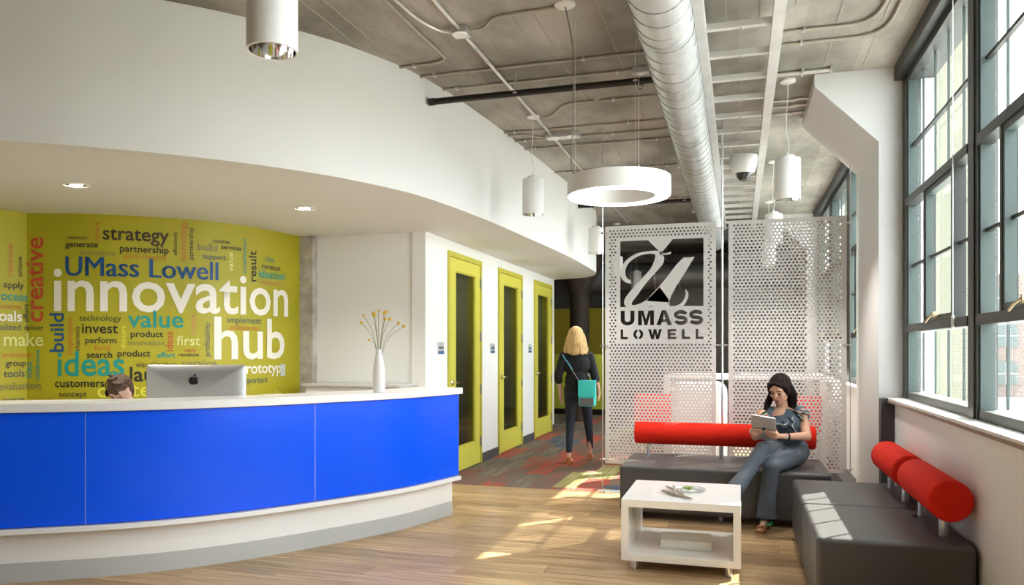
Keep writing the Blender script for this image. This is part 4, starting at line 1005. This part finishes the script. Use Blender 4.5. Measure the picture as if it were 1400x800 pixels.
def face(P, R, parent, off, k=1.0, lids=True):
    o = Vector(off)
    for s in (-1, 1):
        obj('eye', MB().ell(P(s*.030,.0815,.000)-o, (.0135*k,.006*k,.0060*k), 12, 8, R), M['dark'], parent, smooth=True)
        obj('eyebrow', MB().tube([tuple(P(s*x,y,z)-o) for x, y, z in ((.013,.090,.020),(.029,.087,.026),(.046,.074,.021))], [.0025*k,.0032*k,.0015*k], 6), M['hair'], parent, smooth=True)
    obj('lips', MB().ell(P(0,.0875,-.053)-o, (.0185*k,.0065*k,.0042*k), 12, 8, R).ell(P(0,.0870,-.060)-o, (.0155*k,.0065*k,.0050*k), 12, 8, R), M['lip'], parent, smooth=True)

# --- seated woman ---
O = Vector((.30, 6.5, 0))
sw_ = thing('person', 'woman with long dark hair seated on the long bench reading a tablet, grey trousers', 'person', O)
Rh = frame((-.40, -.82, -.42)); hc = Vector((.322, 6.585, 1.075))
b = MB(); P = head(b, hc, Rh, 1.04)
b.cap((.345, 6.66, .90), (.335, 6.63, 1.00), .050, .046)
b.ell((.345, 6.665, .875), (.14, .075, .055)); b.ell((.33, 6.62, .84), (.10, .06, .08))
LS, LE, LWr = (.492, 6.675, .878), (.525, 6.545, .70), (.352, 6.335, .718)
RS, RE, RWr = (.185, 6.575, .862), (.13, 6.45, .70), (.125, 6.28, .735)
for s_, e_, w_ in ((LS, LE, LWr), (RS, RE, RWr)):
    b.cap(s_, e_, .047, .037); b.cap(e_, w_, .037, .024)
# tablet frame
TN = Vector((-.27, -.77, -.58)).normalized(); TU = (Vector((0,0,1)) - TN*TN.z).normalized(); TU = (Matrix.Rotation(math.radians(-7), 3, TN) @ TU); TR = TU.cross(-TN).normalized()
TC = atY(1044.5, 585.5, 6.245)
def T(x, y, z=0): return TC + TR*x + TU*y + TN*z
if (TR.x < 0): TR = -TR
# left hand (picture right) grips lower right edge, fingers on the back
def grip(b, wrist, side):
    s = side
    pal = T(s*.098, -.058, .004); b.cap(wrist, pal, .022, .020); b.ell(T(s*.092,-.05,.006), (.026,.022,.030))
    for k, (yy, ln) in enumerate(((-.020, .062), (-.040, .070), (-.060, .066), (-.079, .052))):
        a = T(s*.092, yy, .012); m1 = T(s*(.080-ln*.35), yy+.010, .020); e = T(s*(.080-ln), yy+.016, .012)
        b.cap(a, m1, .0095, .0085, 8); b.cap(m1, e, .0085, .0070, 8)
    b.cap(T(s*.098,-.045,-.004), T(s*.085,-.015,-.016), .0105, .009, 8); b.cap(T(s*.085,-.015,-.016), T(s*.070,.012,-.015), .009, .0075, 8)
grip(b, LWr, 1); grip(b, RWr, -1)
# legs (under the trousers) and feet
hipA, kneeA, ankA = (.34, 6.70, .555), (.185, 6.30, .62), (.00, 6.10, .355)
hipB, kneeB, ankB = (.46, 6.68, .535), (.245, 6.21, .50), (.205, 6.255, .11)
b.cap((.36, 6.68, .85), (.40, 6.74, .58), .085, .10)
for h_, k_, a_ in ((hipA, kneeA, ankA), (hipB, kneeB, ankB)): b.cap(h_, k_, .062, .045); b.cap(k_, a_, .043, .029)
b.cap((.205, 6.262, .10), (.208, 6.285, .045), .029, .026); b.cap((.208, 6.28, .045), (.165, 6.13, .030), .028, .026); b.cap((.19, 6.22, .06), (.168, 6.13, .035), .026, .020)
for k in range(5): b.cap((.140+k*.0125, 6.118-abs(k-1.2)*.003, .024), (.132+k*.0125, 6.092+abs(k-1.0)*.005, .020), .0085 if k else .011, .007 if k else .009, 8)
b.cap(ankA, (-.03, 6.05, .33), .028, .028); b.cap((-.03, 6.05, .33), (-.10, 5.95, .27), .028, .022)
obj('body', remesh(b, .0062, 3, O), M['skin'], sw_)
face(P, Rh, sw_, O, 1.04)
# hair
b = MB()
def PH(x, y, z): return hc + Rh @ Vector((x, y, z))*1.04
b.ell(PH(0,-.022,.030), (.088,.100,.098), 20, 14, Rh)
b.cap(PH(-.062,.030,.058), PH(-.082,-.005,-.03), .018, .020); b.cap(PH(.062,.030,.058), PH(.082,-.005,-.03), .018, .020)
b.cap(PH(-.010,.068,.080), PH(-.066,.040,.040), .013, .017); b.cap(PH(.022,.066,.082), PH(.068,.038,.042), .013, .017); b.cap(PH(-.066,.040,.040), PH(-.074,.022,-.03), .015, .016); b.cap(PH(.068,.038,.042), PH(.075,.020,-.03), .015, .016)
b.cap(PH(0,-.065,.0), (.375, 6.75, .95), .074, .060)
for q0, q1, r0, r1 in ((PH(.078,-.018,.02), PH(.088,-.03,-.06), .026, .030), (PH(.088,-.03,-.06), Vector((.225, 6.625, .94)), .030, .028), (Vector((.225, 6.625, .94)), Vector((.205, 6.575, .895)), .028, .014),
                       (PH(-.078,-.018,.02), PH(-.086,-.03,-.06), .026, .032), (PH(-.086,-.03,-.06), Vector((.425, 6.665, .95)), .032, .036), (Vector((.425, 6.665, .95)), Vector((.432, 6.655, .905)), .036, .022), (Vector((.40, 6.70, .98)), Vector((.40, 6.77, .86)), .05, .04)):
    b.cap(q0, q1, r0, r1)
obj('hair', remesh(b, .008, 2, O), M['hair'], sw_, label='long dark brown hair')
# blouse
b = MB()
b.ell((.345, 6.655, .80), (.158, .105, .125), 18, 12, frame((-.35,-.9,0))); b.ell((.37, 6.70, .68), (.145, .115, .13), 18, 12, frame((-.3,-.9,0)))
b.ell((.315, 6.58, .80), (.115, .062, .062), 16, 10, frame((-.35,-.9,0))); b.cap((.20, 6.60, .868), (.245, 6.63, .89), .048, .045); b.cap((.49, 6.69, .885), (.44, 6.68, .905), .050, .045)
b.ell((.40, 6.73, .60), (.155, .13, .07), 16, 10, frame((-.3,-.9,0)))
obj('blouse', remesh(b, .009, 3, O), M['blouse'], sw_, label='slate blue sleeveless blouse with frilled neckline')
# frills round the neck and shoulders, with pale piping on the edge
def frill(path, wid, nrm, m, name='frill', waves=6, amp=.010):
    pl = catmull(path, 10); A, B, E = [], [], []
    for i, p in enumerate(pl):
        t = i/(len(pl)-1); w_ = math.sin(t*waves*2*PI); n_ = Vector(nrm).normalized()
        A.append(p-O); q = p + Vector(wid)*(1+.15*w_) + n_*(amp*w_+.012); B.append(q-O); E.append(q-O)
    mb = MB(); mb.strip(A, B); o = obj(name, mb, M[m], sw_, smooth=True); sm = o.modifiers.new('t', 'SOLIDIFY'); sm.thickness = .003
    obj('piping', MB().tube([tuple(e) for e in E], .0022, 6), M['trim'], o, smooth=True)
fw = (-.35,-.85,.1)
frill([(.225,6.535,.90),(.25,6.525,.865),(.29,6.515,.835),(.33,6.52,.825),(.375,6.54,.84),(.41,6.58,.875),(.43,6.62,.91)], (.01,-.02,-.032), fw, 'blouse', waves=4)
frill([(.375,6.545,.855),(.395,6.525,.825),(.385,6.515,.79),(.40,6.52,.76),(.42,6.54,.74)], (.035,-.012,-.01), fw, 'blouse', waves=2, amp=.006)
frill([(.43,6.60,.925),(.475,6.61,.915),(.52,6.65,.905),(.545,6.70,.90),(.54,6.75,.895)], (.012,-.030,-.030), (.3,-.6,.4), 'blouse', waves=4)
frill([(.44,6.61,.905),(.47,6.60,.88),(.495,6.62,.86),(.53,6.66,.865),(.55,6.72,.87)], (.01,-.028,-.034), (.3,-.6,.2), 'blouse', waves=3)
frill([(.235,6.545,.915),(.20,6.53,.895),(.165,6.545,.875),(.145,6.59,.86)], (-.012,-.022,-.035), (-.5,-.7,.2), 'tealcloth', waves=3)
# trousers
b = MB()
b.ell((.40, 6.72, .55), (.165, .15, .115), 18, 12); b.cap(hipA, kneeA, .088, .064); b.cap(kneeA, (.045, 6.15, .42), .062, .058); b.cap((.045, 6.15, .42), (-.02, 6.07, .34), .058, .070)
b.cap(hipB, kneeB, .090, .066); b.cap(kneeB, (.215, 6.245, .27), .062, .062); b.cap((.215, 6.245, .27), (.208, 6.25, .16), .062, .070)
me = remesh(b, .009, 3, O)
obj('trousers', me, M['denim'], sw_, label='wide grey blue trousers')
for (x_, y_, z_), d_, r_ in (((.208, 6.252, .165), (0,.0,-.07), .071),):
    obj('trouser_hem', MB().tube([(x_-O.x, y_-O.y, z_), (x_-O.x, y_-O.y-.004, z_-.075)], [.066, .074], 24), M['denim'], sw_, smooth=True)
# sandal
sd_ = obj('sandal', MB().prism([(.125,6.085),(.150,6.072),(.185,6.085),(.205,6.16),(.238,6.26),(.235,6.305),(.205,6.318),(.182,6.29),(.165,6.21),(.130,6.13)], .001, .014), M['tan'], sw_, off=O)
sd_['label'] = 'tan sandal with green ankle strap'
obj('toe_strap', MB().tube([tuple(Vector(p)-O) for p in ((.128,6.125,.018),(.138,6.118,.046),(.168,6.112,.052),(.190,6.118,.040),(.198,6.13,.016))], .014, 8, flat=.35), M['tan'], sd_, smooth=True)
for z_, y_ in ((.085, 6.262), (.062, 6.20)):
    obj('ankle_strap', MB().tube([tuple(Vector((.203+.040*math.cos(a), y_+.038*math.sin(a), z_+.012*math.sin(a)))-O) for a in [2*PI*k/16 for k in range(17)]], .010, 8, flat=.4), M['greensandal'], sd_, smooth=True)
obj('bracelet', MB().tube([tuple(Vector(LWr)+(Vector(LWr)-Vector(LE)).normalized().cross(Vector((0,0,1))).normalized()*.029*math.cos(a)+Vector((0,0,1))*.029*math.sin(a)+(Vector(LE)-Vector(LWr)).normalized()*.015-O) for a in [2*PI*k/16 for k in range(17)]], .006, 8), M['black'], sw_, smooth=True)
wc = Vector(LWr)+(Vector(LE)-Vector(LWr)).normalized()*-.004 - O
obj('watch', MB().lathe([(.0,-.034),(.014,-.034),(.015,-.028),(.0,-.028)], wc, 16, 'y'), M['sign'], sw_, smooth=True)
# tablet
tbl = thing('tablet', 'thin silver tablet computer held by the seated woman', 'tablet', TC)
Rt = Matrix((TR, -TN, TU)).transposed()
me = MB().prism(rrect(.185, .242, .012), -.004, .004, 'y').mesh('tablet_body'); me.transform(Rt.to_4x4()); obj('body', me, M['imac'], tbl)
me = MB().prism(rrect(.170, .225, .006), .004, .005, 'y').mesh('tablet_screen'); me.transform(Rt.to_4x4()); obj('screen', me, M['black'], tbl)
me = MB().prism([(x*.42, z*.42-.004) for x, z in out], -.0050, -.004, 'y').prism([(x*.42, z*.42-.004) for x, z in leaf], -.005, -.004, 'y').mesh('tablet_emblem'); me.transform(Rt.to_4x4()); obj('emblem', me, M['black'], tbl, label='small black fruit emblem')

# --- walking woman ---
O = Vector((-2.02, 9.30, 0))
ww = thing('person', 'blonde woman in black walking away down the carpeted corridor with turquoise bag', 'person', O)
Rw = frame((.10, 1, -.04)); hc = Vector((-2.035, 9.33, 1.565))
b = MB(); P = head(b, hc, Rw, 1.0)
b.cap((-2.03, 9.31, 1.36), (-2.03, 9.32, 1.50), .055, .050)
b.cap((-2.03, 9.31, 1.24), (-2.02, 9.31, 1.0), .085, .085)
LSh, RSh = Vector((-2.185, 9.27, 1.315)), Vector((-1.865, 9.345, 1.315))
LEl, LWr2 = Vector((-2.245, 9.24, 1.06)), Vector((-2.235, 9.33, .86))
REl, RWr2 = Vector((-1.80, 9.33, 1.07)), Vector((-1.77, 9.43, .90))
for s_, e_, w_ in ((LSh, LEl, LWr2), (RSh, REl, RWr2)): b.cap(s_, e_, .047, .037); b.cap(e_, w_, .036, .024)
for w_, s in ((LWr2, -1), (RWr2, 1)):
    pc = w_ + Vector((0, .012, -.06)); b.cap(w_, pc, .022, .026); 
    for k in range(4): a = pc + Vector((.002*s, -.026+k*.017, -.02)); m1 = a + Vector((-.003*s, .008, -.038)); b.cap(a, m1, .0095, .0085, 8); b.cap(m1, m1+Vector((-.010*s, .004, -.028)), .0085, .007, 8)
    b.cap(pc+Vector((-.004*s, .03, .02)), pc+Vector((-.012*s, .05, -.025)), .011, .008, 8)
hips = [((-2.10, 9.30, .90), (-2.10, 9.30, .50), (-2.085, 9.14, .13), (-2.075, 9.28)), ((-1.93, 9.32, .90), (-1.905, 9.44, .51), (-1.90, 9.56, .13), None)]
for h_, k_, a_, _ in hips:
    b.cap(h_, k_, .080, .052); b.cap(k_, a_, .052, .030)
    a_ = Vector(a_); b.cap(a_, a_+Vector((0, -.012, -.062)), .029, .024); b.cap(a_+Vector((0,-.012,-.062)), a_+Vector((0,.11,-.105)), .027, .024); b.cap(a_+Vector((0,.10,-.105)), a_+Vector((0,.15,-.107)), .030, .018)
obj('body', remesh(b, .008, 3, O), M['skin2'], ww)
face(P, Rw, ww, O)
b = MB(); b.ell(hc+Rw @ Vector((0,-.018,.028)), (.094,.108,.100), 20, 14, Rw)
b.cap(hc+Vector((0,-.035,-.02)), hc+Vector((0,-.050,-.17)), .100, .092)
for x_, r_ in ((-.075, .055), (.075, .055), (-.11, .04), (.11, .04)): b.cap(hc+Vector((x_*.7,-.01,.0)), hc+Vector((x_*1.15,-.03,-.19+abs(x_)*.2)), r_, r_*.9)
for k in range(14):
    a = PI+PI*k/13; b.cap(hc+Vector((.10*math.cos(a), -.05+.07*math.sin(a), -.10)), hc+Vector((.145*math.cos(a), -.045+.075*math.sin(a), -.215+random.uniform(-.012,.012))), .026, .012, 8)
obj('hair', remesh(b, .009, 2, O), M['blonde'], ww, label='shoulder length blonde hair')
b = MB(); b.ell((-2.025, 9.305, 1.22), (.175, .115, .17), 18, 12); b.ell((-2.02, 9.30, 1.00), (.155, .125, .18), 18, 12); b.ell((-2.02, 9.30, .90), (.17, .125, .09), 18, 12)
b.cap(LSh, LEl, .058, .055); b.cap(RSh, REl, .058, .055); b.cap(LEl, LEl.lerp(LWr2, .2), .056, .054); b.cap(REl, REl.lerp(RWr2, .2), .056, .054); b.cap(LSh, RSh, .055, .055)
obj('jumper', remesh(b, .011, 3, O), M['blackcloth'], ww, label='black top')
b = MB(); b.ell((-2.02, 9.30, .87), (.165, .12, .12), 18, 12)
for h_, k_, a_, _ in hips: b.cap(h_, k_, .088, .060); b.cap(k_, Vector(a_)+Vector((0,0,.03)), .060, .038)
obj('trousers', remesh(b, .010, 3, O), M['jeans'], ww, label='slim dark navy trousers')
for i, (h_, k_, a_, _) in enumerate(hips):
    a_ = Vector(a_)-O
    sh = obj('shoe', MB().prism([(a_.x-.024,a_.y-.045),(a_.x+.024,a_.y-.045),(a_.x+.028,a_.y+.05),(a_.x+.036,a_.y+.12),(a_.x+.018,a_.y+.17),(a_.x-.018,a_.y+.17),(a_.x-.036,a_.y+.12),(a_.x-.028,a_.y+.05)], .001, .012)
        .cap(a_+Vector((0,-.03,-.12)), a_+Vector((0,-.022,-.068)), .018, .027, 10), M['tan'], ww)
bag = thing('shoulder_bag', 'turquoise cloth shoulder bag on a grey strap carried by the blonde woman', 'bag', (-1.86, 9.16, .93))
b = MB(); b.box(-.105, .105, -.045, .045, -.17, .14); obj('bag_body', b, M['turq'], bag, bevel=.03, seg=3)
obj('flap', MB().box(-.107, .107, -.055, -.045, -.05, .145).box(-.107,.107,-.052,.04,.138,.15), M['turq'], bag, bevel=.004)
obj('bag_pocket', MB().box(-.085, .085, -.058, -.045, -.155, -.065), M['strap'], bag, bevel=.005)
sp_ = catmull([(-.09,-.02,.13),(-.15,-.035,.22),(-.22,-.04,.34),(-.285,-.015,.42),(-.315,.06,.455),(-.30,.20,.42),(-.18,.30,.3),(.02,.26,.16),(.09,.03,.13)], 8)
obj('strap', MB().tube([tuple(p) for p in sp_], .022, 8, flat=.3), M['strap'], bag, smooth=True)
obj('strap_pad', MB().tube([tuple(p) for p in sp_[12:27]], .030, 8, flat=.35), mat('teal_pad', (.02,.20,.27), .6), bag, smooth=True)

ww.location.x += .09; bag.location.x += .09; bag.location.z -= .055
# --- receptionist behind the desk ---
O = Vector((-4.15, 4.50, 0))
oc = thing('office_chair', 'black office chair behind the reception desk under the seated man', 'chair', (-4.17, 4.62, 0))
obj('seat', MB().box(-.24,.24,-.24,.24,.42,.50), M['blackcloth'], oc, bevel=.03, seg=3); obj('backrest', MB().box(-.21,.21,.24,.29,.55,.95), M['blackcloth'], oc, bevel=.02)
obj('column', MB().tube([(0,0,.08),(0,0,.43)], .028, 12).box(-.02,.02,.1,.27,.44,.60), M['galv'], oc)
for k in range(5): obj('leg', MB().tube([(0,0,.10),(.28*math.cos(2*PI*k/5), .28*math.sin(2*PI*k/5), .05)], .018, 8).ell((.28*math.cos(2*PI*k/5), .28*math.sin(2*PI*k/5), .028), .027, 10, 6), M['black'], oc)
mn = thing('person', 'brown haired man with head bowed sitting behind the reception desk', 'person', O)
Rm = frame((.35, -.75, -.55)); hc = atY(164.5, 534, 4.42)
hc.z -= .012
b = MB(); P = head(b, hc, Rm, 1.0)
nk = Vector((hc.x-.03, hc.y+.10, .97)); b.cap(nk, hc-Vector((0,-.05,.06)), .058, .052)
b.ell((nk.x, nk.y+.02, .86), (.18,.09,.09)); b.cap((nk.x, nk.y+.03, .85), (-4.15, 4.60, .55), .13, .14)
for sx, hand_at in ((-1, Vector((hc.x-.04, hc.y-.13, .83))), (1, Vector((hc.x+.095, hc.y-.035, 1.095)))):
    s_ = Vector((nk.x+sx*.18, nk.y+.01, .88)); e_ = Vector((nk.x+sx*.22, nk.y-.16, .78)); b.cap(s_, e_, .048, .040); b.cap(e_, hand_at-Vector((0,0,.06)), .038, .026)
    b.ell(hand_at-Vector((0,0,.02)), (.026,.034,.040))
    for k in range(4): a = hand_at+Vector((-.008*sx, -.03+k*.017, .01)); b.cap(a, a+Vector((-.012*sx, .0, .038)), .0095, .008, 8); b.cap(a+Vector((-.012*sx,.0,.038)), a+Vector((-.028*sx,.003,.058)), .008, .007, 8)
    b.cap(hand_at+Vector((-.01*sx,-.035,-.02)), hand_at+Vector((-.03*sx,-.05,.015)), .011, .009, 8)
for sx in (-1, 1): b.cap((-4.15+sx*.09, 4.60, .55), (-4.15+sx*.12, 4.22, .54), .080, .06); b.cap((-4.15+sx*.12, 4.22, .54), (-4.15+sx*.12, 4.24, .10), .055, .035); b.cap((-4.15+sx*.12, 4.25, .05), (-4.15+sx*.13, 4.10, .04), .038, .035)
obj('body', remesh(b, .008, 3, O), M['skin2'], mn); face(P, Rm, mn, O)
b = MB(); b.ell(hc+Rm @ Vector((0,-.020,.032)), (.084,.100,.092), 20, 14, Rm); b.ell(hc+Rm @ Vector((-.02,.045,.078)), (.055,.045,.030), 14, 10, Rm)
for s in (-1, 1): b.ell(hc+Rm @ Vector((s*.068,-.02,-.005)), (.018,.045,.045), 12, 8, Rm)
for k in range(26):
    a = random.uniform(0, 2*PI); q = Rm @ Vector((.07*math.cos(a)*random.random(), .075*math.sin(a)*random.random()-.01, .105)); b.cap(hc+q, hc+q+Vector((random.uniform(-.03,.03), random.uniform(-.03,.03), .008)), .014, .007, 6)
obj('hair', remesh(b, .007, 1, O), M['brown'], mn, label='short brown hair')
b = MB(); b.ell((nk.x, nk.y+.03, .85), (.20,.12,.12)); b.cap((nk.x, nk.y+.03, .84), (-4.15, 4.60, .55), .155, .165)
for sx in (-1, 1): b.cap((nk.x+sx*.18, nk.y+.01, .88), (nk.x+sx*.22, nk.y-.16, .78), .060, .055)
obj('shirt', remesh(b, .011, 3, O), M['shirt'], mn)
b = MB()
for sx in (-1, 1): b.cap((-4.15+sx*.09, 4.60, .56), (-4.15+sx*.12, 4.22, .545), .095, .072); b.cap((-4.15+sx*.12, 4.22, .545), (-4.15+sx*.12, 4.24, .12), .068, .055)
obj('trousers', remesh(b, .011, 3, O), M['jeans'], mn)
for sx in (-1, 1): obj('shoe', MB().ell((-4.15+sx*.125-O.x, 4.17-O.y, .045), (.045,.13,.042), 16, 10), M['black'], mn, smooth=True)
hs = thing('headset', 'thin black headset held at the ear of the man behind the desk', 'headset', hc)
obj('band', MB().tube([tuple(Rm @ Vector((.095*math.cos(a), -.01, .02+.115*math.sin(a)))) for a in [PI*k/14 for k in range(-2, 6)]], .004, 6), M['black'], hs, smooth=True)
obj('ear_pad', MB().ell(Rm @ Vector((.092, -.005, -.012)), (.014,.026,.028), 12, 8, Rm), M['black'], hs, smooth=True)
